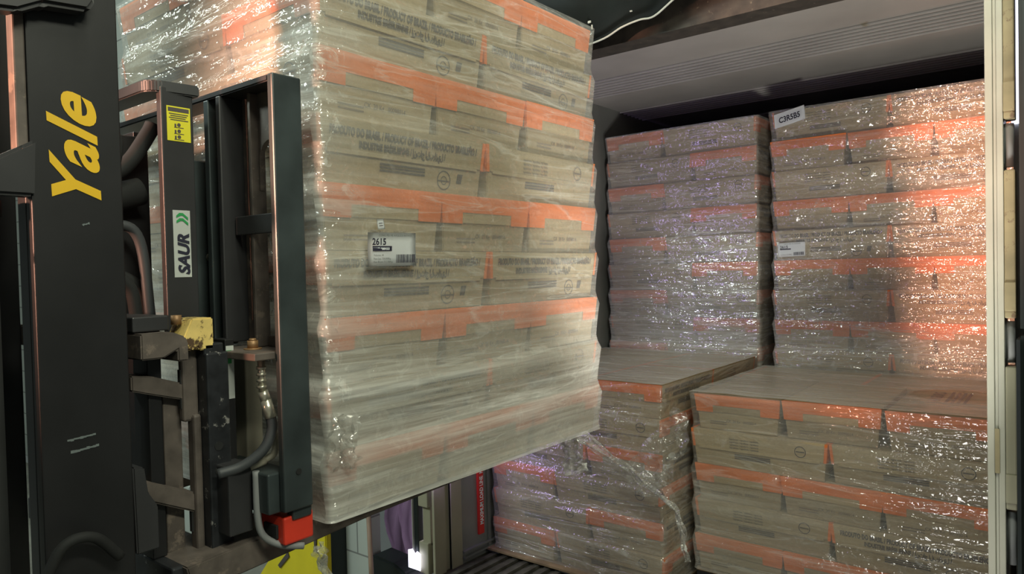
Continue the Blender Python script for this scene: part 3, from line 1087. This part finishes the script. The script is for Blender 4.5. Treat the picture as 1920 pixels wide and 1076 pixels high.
ribbon('film_tail', [(-1.55, 2.20, -0.60), (-1.52, 2.24, -0.66), (-1.52, 2.26, -0.73), (-1.50, 2.26, -0.78)], 0.085, (0.3, -1, 0), M['filmC'],
       'short crumpled film tail hanging from the far bottom corner of the lifted load', 0.022, 0.75, 1.3, taper=lambda t: 0.5 + 0.7 * t)
ribbon('film_strand', [(-2.06, 2.75, -0.66), (-1.80, 2.78, -0.79), (-1.55, 2.82, -0.94), (-1.38, 2.84, -1.06), (-1.34, 2.86, -1.28)], 0.06, (0, -1, 0.2), M['filmC'],
       'long twisted strand of film slanting down across the low middle stack', 0.02, 0.40, 1.0, taper=lambda t: 1.3 - 1.0 * min(t * 1.5, 1))
ribbon('film_flap', [(-1.36, 2.86, -0.62), (-1.40, 2.85, -0.75), (-1.50, 2.84, -0.90), (-1.50, 2.84, -1.02)], 0.22, (0.1, -1, 0), M['filmC'],
       'torn clear film flap hanging at the right corner of the low middle stack', 0.03, 0.14, 0.75, taper=lambda t: 0.25 + 1.0 * t * (1.6 - t))
ribbon('film_tail', [(-1.41, 1.02, -0.64), (-1.43, 1.05, -0.72), (-1.40, 1.07, -0.85), (-1.37, 1.10, -1.0)], 0.03, (1, 0.2, 0), M['filmC'],
       'thin film tail dangling beneath the red block of the forklift', 0.012, 0.55, 1.0)
ribbon('film_crease', [(-1.36, 1.07, -0.33), (-1.35, 1.05, -0.40), (-1.36, 1.06, -0.46)], 0.07, (1, -0.4, 0), M['filmC'],
       'shiny crumpled film bunch at the near lower corner of the lifted load', 0.02, 0.25, 0.8)


# ------------------------------------------------------------------ labels stuck on the wrap
def paper(name, mapf, wd, ht, label, cat, lines, curl=0.004):
    """mapf(u, v, d): u across, v up, d outward."""
    u0, v0 = wd / 2, ht / 2
    org = Vector(mapf(0, -v0, 0))
    t = empty(name, org)
    tag(t, label, cat)
    bm = bmesh.new()
    g = {}
    for i in range(9):
        for j in range(5):
            u, v = -u0 + wd * i / 8, -v0 + ht * j / 4
            g[i, j] = bm.verts.new(mapf(u, v, 0.001 + curl * ((u / u0) ** 2) * (1 if v < 0 else 0.3)))
    for i in range(8):
        for j in range(4):
            bm.faces.new((g[i, j], g[i + 1, j], g[i + 1, j + 1], g[i, j + 1])).smooth = True
    bmesh.ops.solidify(bm, geom=bm.faces[:], thickness=0.0004)
    obj('paper', bm, M['white'], t)
    for nm, vf, m, (ou, ov) in lines:
        bm = bmesh.new()
        add_flat(bm, vf, lambda x, y: mapf(x + ou, y + ov, 0.0022 + curl * (((x + ou) / u0) ** 2) * (1 if y + ov < 0 else 0.3)))
        obj(nm, bm, m, t)
    return t


def bars(w_, h_, seed):
    rr = random.Random(seed)
    vs, fs = [], []
    x = 0
    while x < w_:
        a = rr.choice((0.0012, 0.002, 0.003))
        b = len(vs)
        vs += [(x, 0), (x + a, 0), (x + a, h_), (x, h_)]
        fs.append((b, b + 1, b + 2, b + 3))
        x += a + rr.choice((0.0012, 0.0018))
    return vs, fs


def join(*vfs):
    V, F = [], []
    for vs, fs, (ox, oy) in vfs:
        b = len(V)
        V += [(x + ox, y + oy) for x, y in vs]
        F += [tuple(i + b for i in f) for f in fs]
    return V, F


FX = LX + 0.026
mp = lambda u, v, d: (FX + d, 1.225 + u + 0.06 * v, 0.060 + v + 0.012 * u)
small = join(text_verts('CONG PES ME AVULSOS INTWW', 0.0075, 1.0) + ((-0.045, 0.0325),),
             text_verts('Volumes: 45', 0.0068, 1.0) + ((-0.062, -0.0165),),
             text_verts('Peso Liq.: 720,000Kg', 0.0068, 1.0) + ((-0.062, -0.025),),
             text_verts('Peso Bruto: 737,100Kg', 0.0068, 1.0) + ((-0.062, -0.0330),))
lb = paper('pallet_label', mp, 0.160, 0.084, 'white label reading 2615 on the film of the lifted load', 'label', [
    ('number', text_verts('2615', 0.023, 1.0, 0.0005), M['labelink'], (-0.066, 0.0115)),
    ('black_bar', rect(0, 0.064, 0, 0.0125), M['labelink'], (-0.065, -0.004)),
    ('fine_print', small, M['labelgrey'], (0, 0)),
    ('barcode', bars(0.058, 0.021, 4), M['labelink'], (0.014, -0.034)),
])
bm = bmesh.new()
add_flat(bm, text_verts('PALLET: 000091513', 0.0078, 0.82, 0.0003), lambda x, y: mp(x - 0.063, y - 0.001, 0.0036))
obj('pallet_number', bm, M['white'], lb)['label'] = 'white number on the black bar'
mp2 = lambda u, v, d: (FX + d, 1.190 + u - 0.12 * v, 0.122 + v + 0.1 * u)
paper('tag', mp2, 0.023, 0.026, 'tiny white tag with two dark lines above the 2615 label', 'label', [
    ('mark', join(rect(-0.006, 0.006, 0.002, 0.0035) + ((0, 0),), rect(-0.006, 0.006, -0.004, -0.0025) + ((0, 0),)), M['labelink'], (0, 0))], 0.001)
FY = BY - 0.030
mp3 = lambda u, v, d: (-1.266 + u - 0.08 * v, FY - d, 0.817 + v + 0.20 * u)
paper('location_label', mp3, 0.165, 0.078, 'white slanting label reading C3R5B5 on the rear right stack', 'label', [
    ('lettering', text_verts('C3R5B5', 0.043, 0.80, 0.0012, 1.0, 'CENTER'), M['labelink'], (0.0, -0.016))], 0.003)
mp4 = lambda u, v, d: (-1.266 + u, FY - d, 0.080 + v + 0.03 * u)
paper('pallet_label', mp4, 0.150, 0.078, 'white label reading 2615 halfway up the rear right stack', 'label', [
    ('number', text_verts('2615', 0.022, 1.0, 0.0004), M['labelink'], (-0.062, 0.008)),
    ('black_bar', rect(0, 0.06, 0, 0.006), M['labelink'], (-0.062, 0.000)),
    ('fine_print', join(text_verts('CONG PES ME AVULSOS', 0.0075, 1.1) + ((-0.04, 0.0290),), text_verts('Peso Bruto: 737,100Kg', 0.0068, 1.0) + ((-0.062, -0.030),)), M['labelgrey'], (0, 0)),
    ('barcode', bars(0.054, 0.017, 9), M['labelink'], (0.012, -0.033))], 0.002)

# top print of the front right carton on the low right stack
bm = bmesh.new()
zt = RTOP + 0.0012
add_flat(bm, text_verts('ANGURO', 0.062, 0.95, 0.0022), lambda x, y: (RX + 0.955 - y, RY + 0.29 + x, zt))
for k in range(4):
    add_flat(bm, quad((RX + 0.975 + k * 0.022, RY + 0.27), (RX + 0.987 + k * 0.022, RY + 0.27), (RX + 0.987 + k * 0.022, RY + 0.57), (RX + 0.975 + k * 0.022, RY + 0.57)), lambda x, y: (x, y, zt))
# joined to that carton as its part below
tp_me = mesh_of('top_printing', bm, M['ink'])
for o in list(C.objects):
    if o.name.startswith('carton') and o.get('label', '') == label_of('Orange-banded', 0, 'right', 'low right stack'):
        tp_me.transform(Matrix.Translation(Vector((0, 0, H))))
        bpy.context.view_layer.update()
        tp_me.transform(o.matrix_world.inverted())
        c = bpy.data.objects.new('top_printing', tp_me)
        C.objects.link(c)
        c.parent = o
        c['label'] = 'black word and slanted stripes on the top'

# ------------------------------------------------------------------ forklift
FK = empty('forklift', (-1.9, 0.2, -1.72))
tag(FK, 'black forklift with yellow lettering on its mast holding up the wrapped load', 'forklift')


def P(name, bm, m, parent=FK, label=None):
    o = obj(name, bm, M[m], parent)
    if label:
        o['label'] = label
    return o


def cyl(bm, a, b, r, seg=16):
    tube(bm, [a, b], r, seg)


# mast rails: outer channels
RXF = -1.50
rail = P('mast_rail', bmx((RXF - 0.030, RXF, 0.482, 0.642, -1.45, 1.5), (RXF - 0.075, RXF - 0.03, 0.482, 0.500, -1.45, 1.5), (RXF - 0.075, RXF - 0.03, 0.622, 0.642, -1.45, 1.5), bev=0.003), 'black')
P('mast_rail', bmx((-2.29, -2.26, 0.482, 0.642, -1.45, 1.5), (-2.26, -2.215, 0.482, 0.50, -1.45, 1.5), (-2.26, -2.215, 0.622, 0.642, -1.45, 1.5), bev=0.003), 'black')
P('inner_rail', bmx((-1.625, -1.58, 0.50, 0.66, -1.40, 1.3), bev=0.003), 'black')
P('inner_rail', bmx((-2.21, -2.165, 0.50, 0.66, -1.40, 1.3), bev=0.003), 'black')
# yellow lettering up the rail: reads upward
bm = bmesh.new()
LE = text_verts('Yale', 0.150, 0.98, 0.0040, 1.03)
xs = [p[0] for p in LE[0]]
ysv = [p[1] for p in LE[0]]
sx = 0.222 / (max(xs) - min(xs))
sy = 0.088 / (max(ysv) - min(ysv))
x0_, y0_ = min(xs), min(ysv)
add_flat(bm, LE, lambda x, y: (RXF + 0.0012, 0.603 - (y - y0_) * sy - ((x - x0_) * sx) * 0.03, 0.121 + (x - x0_) * sx + (y - y0_) * sy * 0.42))
P('lettering', bm, 'yellow', rail, 'yellow brand lettering running up the rail')
for y0, y1, z, dz in ((0.525, 0.575, -0.305, 0.006), (0.530, 0.580, -0.328, 0.006), (0.565, 0.578, 0.104, 0.005)):
    bm = bmesh.new()
    n_ = 9
    for k in range(n_):
        a = y0 + (y1 - y0) * k / n_
        B(bm, RXF, RXF + 0.001, a, a + (y1 - y0) / n_ * 1.02, z + random.uniform(0, 0.002) + 0.004 * k / n_, z + dz - random.uniform(0, 0.002) + 0.004 * k / n_)
    P('scratch', bm, 'labelgrey', rail, 'pale scrape mark')
# brackets of the mast
bm = bmesh.new()
prism(bm, [(0.30, 0.60), (0.585, 0.60), (0.590, 0.53), (0.575, 0.505), (0.50, 0.498), (0.46, 0.475), (0.30, 0.455)], 'x', RXF, RXF + 0.045, 0.008)
P('cross_bracket', bm, 'black2')
bm = bmesh.new()
prism(bm, [(0.30, 0.155), (0.485, 0.155), (0.490, 0.26), (0.465, 0.245), (0.40, 0.205), (0.30, 0.185)], 'x', RXF - 0.03, RXF + 0.012, 0.006)
P('cross_bracket', bm, 'black2')
bm = bmx((RXF - 0.034, RXF - 0.002, 0.462, 0.4815, 0.22, 0.50), bev=0.003)
P('lit_edge', bm, 'brown')  # added paler strip standing in for the rail edge in warm light
bm = bmesh.new()
cyl(bm, (-1.56, 0.415, -1.45), (-1.56, 0.415, 0.12), 0.028)
cyl(bm, (-1.56, 0.415, 0.12), (-1.56, 0.415, 0.15), 0.036)
cyl(bm, (-1.52, 0.40, 0.05), (-1.50, 0.40, 0.05), 0.010)
P('lift_cylinder', bm, 'rubber')
bm = bmesh.new()
tube(bm, smooth_path([(-1.47, 0.47, -0.54), (-1.46, 0.50, -0.485), (-1.46, 0.55, -0.485), (-1.47, 0.60, -0.54)]), 0.010, 10)
P('hose', bm, 'rubber')

# body of the truck behind the mast (mostly out of frame)
bm = bmx((-2.42, -1.22, -1.7, 0.20, -1.40, -0.90), bev=0.04)
B(bm, -2.35, -1.47, -1.8, -0.95, -0.78, -0.45, 0.04)
P('chassis', bm, 'black2')
for x0, x1 in ((-2.48, -2.28), (-1.56, -1.36)):
    for yc, r_ in ((0.02, 0.24), (-1.45, 0.22)):
        bm = bmesh.new()
        tube(bm, [(x0, yc, -1.72 + r_), (x0 + 0.02, yc, -1.72 + r_), (x1 - 0.02, yc, -1.72 + r_), (x1, yc, -1.72 + r_)], [r_ - 0.03, r_, r_, r_ - 0.03], 32)
        w_ = P('wheel', bm, 'rubber')
        bm = bmesh.new()
        tube(bm, [(x0 - 0.004, yc, -1.72 + r_), (x1 + 0.004, yc, -1.72 + r_)], r_ * 0.5, 24)
        P('wheel_hub', bm, 'creampipe', w_)
for x in (-2.40, -1.27):
    P('guard_post', bmx((x, x + 0.05, -0.12, -0.04, -0.78, 0.95), bev=0.008), 'black2')
bm = bmx((-2.40, -1.22, -1.7, -0.04, 0.95, 0.99), bev=0.01)
P('overhead_guard', bm, 'black2')

# load backrest and clamp frames (grey steel, in front of the load)
bk = P('backrest_bar', bmx((-1.382, -1.362, 0.898, 0.972, -0.520, 0.440), bev=0.004), 'barblue', label='scratched grey vertical bar nearest the load corner')
bm = bmesh.new()
tube(bm, [(-1.3625, 0.935, -0.435), (-1.3600, 0.935, -0.435)], 0.007, 14)
P('bolt_hole', bm, 'rubber', bk)
bm = bmesh.new()
prism(bm, [(-2.38, 0.425), (-1.383, 0.425), (-1.383, 0.440), (-2.38, 0.440)], 'y', 0.90, 0.972, 0.003)
P('top_beam', bm, 'black2')
bm = bmesh.new()      # brown gusset with a rounded opening
pts = [(-1.53, 0.425), (-1.383, 0.425), (-1.383, 0.315)]
for k in range(7):
    a = PI / 2 * k / 6
    pts.append((-1.455 - 0.0 - 0.045 * math.sin(a) , 0.315 - 0.045 * (1 - math.cos(a))))
pts += [(-1.50, 0.20), (-1.53, 0.20)]
prism(bm, pts, 'y', 0.950, 0.962)
P('gusset', bm, 'brown')
P('backrest_post', bmx((-1.592, -1.576, 0.896, 0.972, -0.155, 0.425), bev=0.003), 'black2')
P('backrest_post', bmx((-1.576, -1.510, 0.955, 0.968, -0.165, 0.425), (-1.513, -1.503, 0.93, 0.968, -0.165, 0.425), bev=0.002), 'brown')
P('backrest_post', bmx((-1.655, -1.635, 0.90, 0.962, -0.165, 0.425), bev=0.003), 'barblue')
P('cross_plate', bmx((-1.57, -1.383, 0.925, 0.935, 0.098, 0.142), bev=0.002), 'black2', label='dark cross plate between post and bar')
# left post with stickers and its top beam
lp = P('mast_post', bmx((-1.622, -1.600, 0.772, 0.846, -0.14, 0.430), bev=0.003), 'black2')
bm = bmesh.new()
pts = [(-2.30, 0.745), (-1.66, 0.745)]
for k in range(7):
    a = PI / 2 * k / 6
    pts.append((-1.63 + 0.04 * math.sin(a) - 0.01, 0.785 - 0.04 * math.cos(a)))
pts += [(-1.59, 0.858), (-1.66, 0.858), (-1.66, 0.80), (-2.30, 0.80)]
prism(bm, pts, 'z', 0.416, 0.442, 0.003)
P('top_beam', bm, 'black2')
P('side_flange', bmx((-1.72, -1.622, 0.835, 0.845, -0.14, 0.416), bev=0.002), 'black')
XS = -1.600
stk = P('warning_sticker', bmx((XS, XS + 0.001, 0.784, 0.838, 0.310, 0.388)), 'stickyellow', label='yellow warning sticker with black pictograms')
bm = bmesh.new()
B(bm, XS + 0.001, XS + 0.0015, 0.787, 0.835, 0.376, 0.385)
for k in range(4):
    B(bm, XS + 0.001, XS + 0.0015, 0.789 + (k % 2) * 0.003, 0.833 - (k % 3) * 0.003, 0.370 - k * 0.0045, 0.372 - k * 0.0045)
for k, zz in enumerate((0.345, 0.331, 0.318)):
    B(bm, XS + 0.001, XS + 0.0015, 0.800, 0.822, zz - 0.005, zz - 0.0035)
    add_flat(bm, ringshape(0.811, zz + 0.002, 0.0, 0.0042, 10), lambda x, y: (XS + 0.0016, x, y))
    B(bm, XS + 0.001, XS + 0.0015, 0.801, 0.805, zz - 0.003, zz + 0.004)
P('pictogram', bm, 'ink', stk)
stk = P('brand_sticker', bmx((XS, XS + 0.001, 0.790, 0.830, 0.002, 0.154), bev=0.0004), 'whitesil', label='white sticker with green arrows and black brand name')
bm = bmesh.new()
LE2 = text_verts('SAUR', 0.036, 1.0, 0.0014)
xs = [p[0] for p in LE2[0]]
sx2 = 0.094 / (max(xs) - min(xs))
add_flat(bm, LE2, lambda x, y: (XS + 0.0022, 0.8245 - y * 1.0 - x * sx2 * 0.0, 0.008 + (x - min(xs)) * sx2 + y * 0.25))
P('lettering', bm, 'labelink', stk)
bm = bmesh.new()
for z_, s_ in ((0.120, 1), (0.132, -1)):
    f = lambda u, v: (XS + 0.0022, 0.8245 - v, z_ + u)
    add_flat(bm, quad((0.000, 0.000), (0.006, 0.0), (0.016, 0.012), (0.016, 0.020), (0.010, 0.027), (0.005, 0.027), (0.010, 0.017), (0.010, 0.012)), f)
P('arrow_mark', bm, 'green', stk)

# dark jumble between mast and post: hoses, cylinders
bm = bmesh.new()
tube(bm, smooth_path([(-1.66, 0.68, 0.27), (-1.66, 0.695, 0.315), (-1.67, 0.70, 0.325), (-1.67, 0.71, 0.30), (-1.67, 0.70, 0.25), (-1.67, 0.68, 0.24)]), 0.009, 10)
P('hose', bm, 'rubber')
bm = bmesh.new()
tube(bm, smooth_path([(-1.70, 0.60, 0.215), (-1.70, 0.70, 0.235), (-1.70, 0.745, 0.27), (-1.70, 0.79, 0.34), (-1.70, 0.80, 0.36)]), 0.018, 12)
P('hose', bm, 'rubber')
bm = bmesh.new()
cyl(bm, (-1.72, 0.60, 0.150), (-1.72, 0.775, 0.205), 0.032)
P('shift_cylinder', bm, 'rubber')
bm = bmesh.new()
tube(bm, smooth_path([(-1.70, 0.60, 0.11), (-1.70, 0.70, 0.125), (-1.70, 0.76, 0.09), (-1.70, 0.78, -0.1)]), 0.012, 10)
P('hose', bm, 'hose')
bm = bmesh.new()
tube(bm, smooth_path([(-1.68, 0.60, 0.05), (-1.68, 0.71, 0.0), (-1.68, 0.74, -0.1), (-1.68, 0.76, -0.5)]), 0.014, 10)
tube(bm, smooth_path([(-1.74, 0.62, 0.02), (-1.74, 0.75, 0.0), (-1.74, 0.79, -0.1), (-1.74, 0.80, -0.5)]), 0.014, 10)
P('hose', bm, 'rubber')
bm = bmesh.new()
cyl(bm, (-1.655, 0.690, 0.103), (-1.640, 0.690, 0.103), 0.009)
P('hose_fitting', bm, 'fitting')
# inner structure: dark shield plates
P('shield_plate', bmx((-2.15, -1.80, 0.80, 0.815, -0.62, 0.36), (-1.80, -1.76, 0.70, 0.815, -0.62, 0.34), bev=0.003), 'black')
bm = bmx((-1.73, -1.70, 0.89, 0.965, -0.50, 0.29), bev=0.004)
P('inner_post', bm, 'barblue')
bm = bmesh.new()
cyl(bm, (-1.70, 0.93, 0.05), (-1.692, 0.93, 0.05), 0.011)
P('bolt_head', bm, 'fitting')

# carriage
cgx = -1.50
bm = bmesh.new()
prism(bm, [(0.66, -0.165), (0.66, -0.112), (0.725, -0.112), (0.752, -0.124), (0.758, -0.135), (0.758, -0.175), (0.735, -0.175), (0.735, -0.150), (0.705, -0.165)], 'x', -2.20, cgx + 0.015, 0.003)
P('carriage_bar', bm, 'brown')
P('carriage_plate', bmx((-2.20, cgx - 0.05, 0.70, 0.73, -0.60, -0.09), bev=0.003), 'black')
P('carriage_ledge', bmx((-2.1, cgx - 0.02, 0.66, 0.735, -0.11, -0.078), bev=0.003), 'black2')
bm = bmesh.new()
prism(bm, [(0.745, -0.150), (0.775, -0.088), (0.823, -0.088), (0.823, -0.158), (0.790, -0.158), (0.786, -0.150), (0.775, -0.158)], 'x', -1.575, -1.50, 0.003)
yw = P('worn_block', bm, 'yellowworn', label='worn yellow latch block')
bm = bmesh.new()
tube(bm, [(-1.535, 0.758, -0.100), (-1.535, 0.758, -0.080)], 0.012, 6)
P('bolt', bm, 'nut', yw)
# big upright of the attachment
up_ = P('upright', bmx((-1.548, -1.492, 0.800, 0.852, -0.62, -0.165), (-1.548, -1.500, 0.800, 0.846, -0.175, -0.145), bev=0.004), 'worn')
for z in (-0.372, -0.427):
    bm = bmesh.new()
    cyl(bm, (-1.493, 0.822, z), (-1.4905, 0.822, z), 0.010)
    P('bolt_hole', bm, 'rubber', up_)
bm = bmx((-1.552, -1.530, 0.765, 0.800, -0.315, -0.155), (-1.552, -1.520, 0.782, 0.800, -0.62, -0.300), bev=0.006)
P('slotted_rail', bm, 'brown', up_)
bm = bmx((-1.546, -1.536, 0.762, 0.766, -0.285, -0.20), (-1.546, -1.536, 0.778, 0.783, -0.56, -0.47))
P('slot', bm, 'rubber', up_)
bm = bmesh.new()
prism(bm, [(0.66, -0.20), (0.66, -0.232), (0.70, -0.245), (0.775, -0.268), (0.775, -0.232), (0.70, -0.205)], 'x', -1.62, -1.535, 0.003)
P('link_arm', bm, 'brown')
bm = bmesh.new()
prism(bm, [(0.655, -0.395), (0.668, -0.392), (0.675, -0.42), (0.79, -0.475), (0.79, -0.52), (0.66, -0.455)], 'x', -1.60, -1.53, 0.004)
P('link_arm', bm, 'brown')
bm = bmesh.new()
prism(bm, [(0.642, -0.38), (0.665, -0.385), (0.672, -0.44), (0.69, -0.47), (0.69, -0.56), (0.645, -0.56)], 'x', -1.58, -1.50, 0.003)
P('lower_hook', bm, 'black2')
bm = bmx((-1.60, -1.56, 0.735, 0.775, -0.60, -0.24), bev=0.003)
P('rusty_plate', bm, 'brown')
sk = P('brand_sticker', bmx((-1.506, -1.505, 0.8535, 0.872, -0.275, -0.155)), 'whitesil', label='second white and green sticker, seen nearly edge on')
P('sticker_stripe', bmx((-1.5045, -1.504, 0.8535, 0.866, -0.195, -0.165)), 'green', sk)
P('sticker_plate', bmx((-1.56, -1.506, 0.852, 0.874, -0.45, -0.14), bev=0.002), 'black')
# shelf with nut
sh = P('shelf_plate', bmx((-1.60, -1.384, 0.850, 0.970, -0.182, -0.166), bev=0.002), 'brown')
bm = bmesh.new()
tube(bm, [(-1.48, 0.905, -0.166), (-1.48, 0.905, -0.163)], 0.020, 20)
tube(bm, [(-1.48, 0.905, -0.163), (-1.48, 0.905, -0.146)], 0.0135, 6)
tube(bm, [(-1.48, 0.905, -0.146), (-1.48, 0.905, -0.141)], [0.010, 0.007], 12)
P('nut', bm, 'nut', sh)
P('shelf_lip', bmx((-1.50, -1.384, 0.958, 0.968, -0.166, -0.140), bev=0.002), 'brown', sh)
# inner cream column & hoses under the shelf
P('inner_column', bmx((-1.66, -1.60, 0.955, 1.0, -0.46, -0.185), bev=0.004), 'creampipe')
bm = bmesh.new()
tube(bm, [(-1.425, 0.890, -0.185), (-1.425, 0.892, -0.255)], 0.008, 12)
for k in range(4):
    tube(bm, [(-1.425, 0.890, -0.200 - k * 0.014), (-1.425, 0.890, -0.206 - k * 0.014)], 0.011, 8)
tube(bm, [(-1.425, 0.892, -0.255), (-1.422, 0.897, -0.275)], 0.013, 6)
tube(bm, [(-1.422, 0.897, -0.275), (-1.417, 0.905, -0.315)], [0.012, 0.0135], 14)
P('hose_fitting', bm, 'fitting')
bm = bmesh.new()
tube(bm, smooth_path([(-1.417, 0.905, -0.312), (-1.415, 0.905, -0.345), (-1.42, 0.885, -0.385), (-1.44, 0.845, -0.415), (-1.46, 0.80, -0.425)]), 0.0115, 14)
P('hose', bm, 'hose')
bm = bmesh.new()
tube(bm, smooth_path([(-1.45, 0.925, -0.33), (-1.44, 0.93, -0.37), (-1.44, 0.925, -0.405), (-1.45, 0.895, -0.418), (-1.46, 0.86, -0.425)]), 0.008, 12)
tube(bm, [(-1.448, 0.905, -0.414), (-1.455, 0.870, -0.423)], 0.0125, 12)
P('pipe', bm, 'creampipe')
# lower block, red rubber, bent strap
lb_ = P('foot_block', bmx((-1.60, -1.384, 0.872, 0.935, -0.522, -0.432), (-1.398, -1.372, 0.925, 0.975, -0.545, -0.445), bev=0.004), 'barblue')
P('side_plate', bmx((-1.52, -1.445, 0.815, 0.872, -0.565, -0.412), bev=0.004), 'black2')
rb = P('rubber_block', bmx((-1.47, -1.378, 0.905, 0.982, -0.598, -0.535), bev=0.005), 'red', label='red rubber block')
P('rubber_insert', bmx((-1.45, -1.400, 0.899, 0.905, -0.585, -0.555), bev=0.001), 'rubber', rb)
bm = bmesh.new()
pth = smooth_path([(-1.43, 0.872, -0.43), (-1.425, 0.870, -0.53), (-1.42, 0.880, -0.575), (-1.40, 0.91, -0.600), (-1.38, 0.955, -0.612)])
tube(bm, pth, 0.008, 8)
P('bent_strap', bm, 'hinge')
# forks
for x0, x1 in ((-1.62, -1.45), (-2.32, -2.15)):
    bm = bmesh.new()
    prism(bm, [(0.72, -0.60), (0.86, -0.590), (1.0, -0.590), (2.15, -0.590), (2.15, -0.600), (1.2, -0.632), (0.84, -0.655), (0.73, -0.640)], 'x', x0, x1, 0.003)
    P('fork', bm, 'brown')
P('fork_crossbar', bmx((-2.3, -1.47, 0.70, 0.83, -0.66, -0.60), bev=0.005), 'worn')
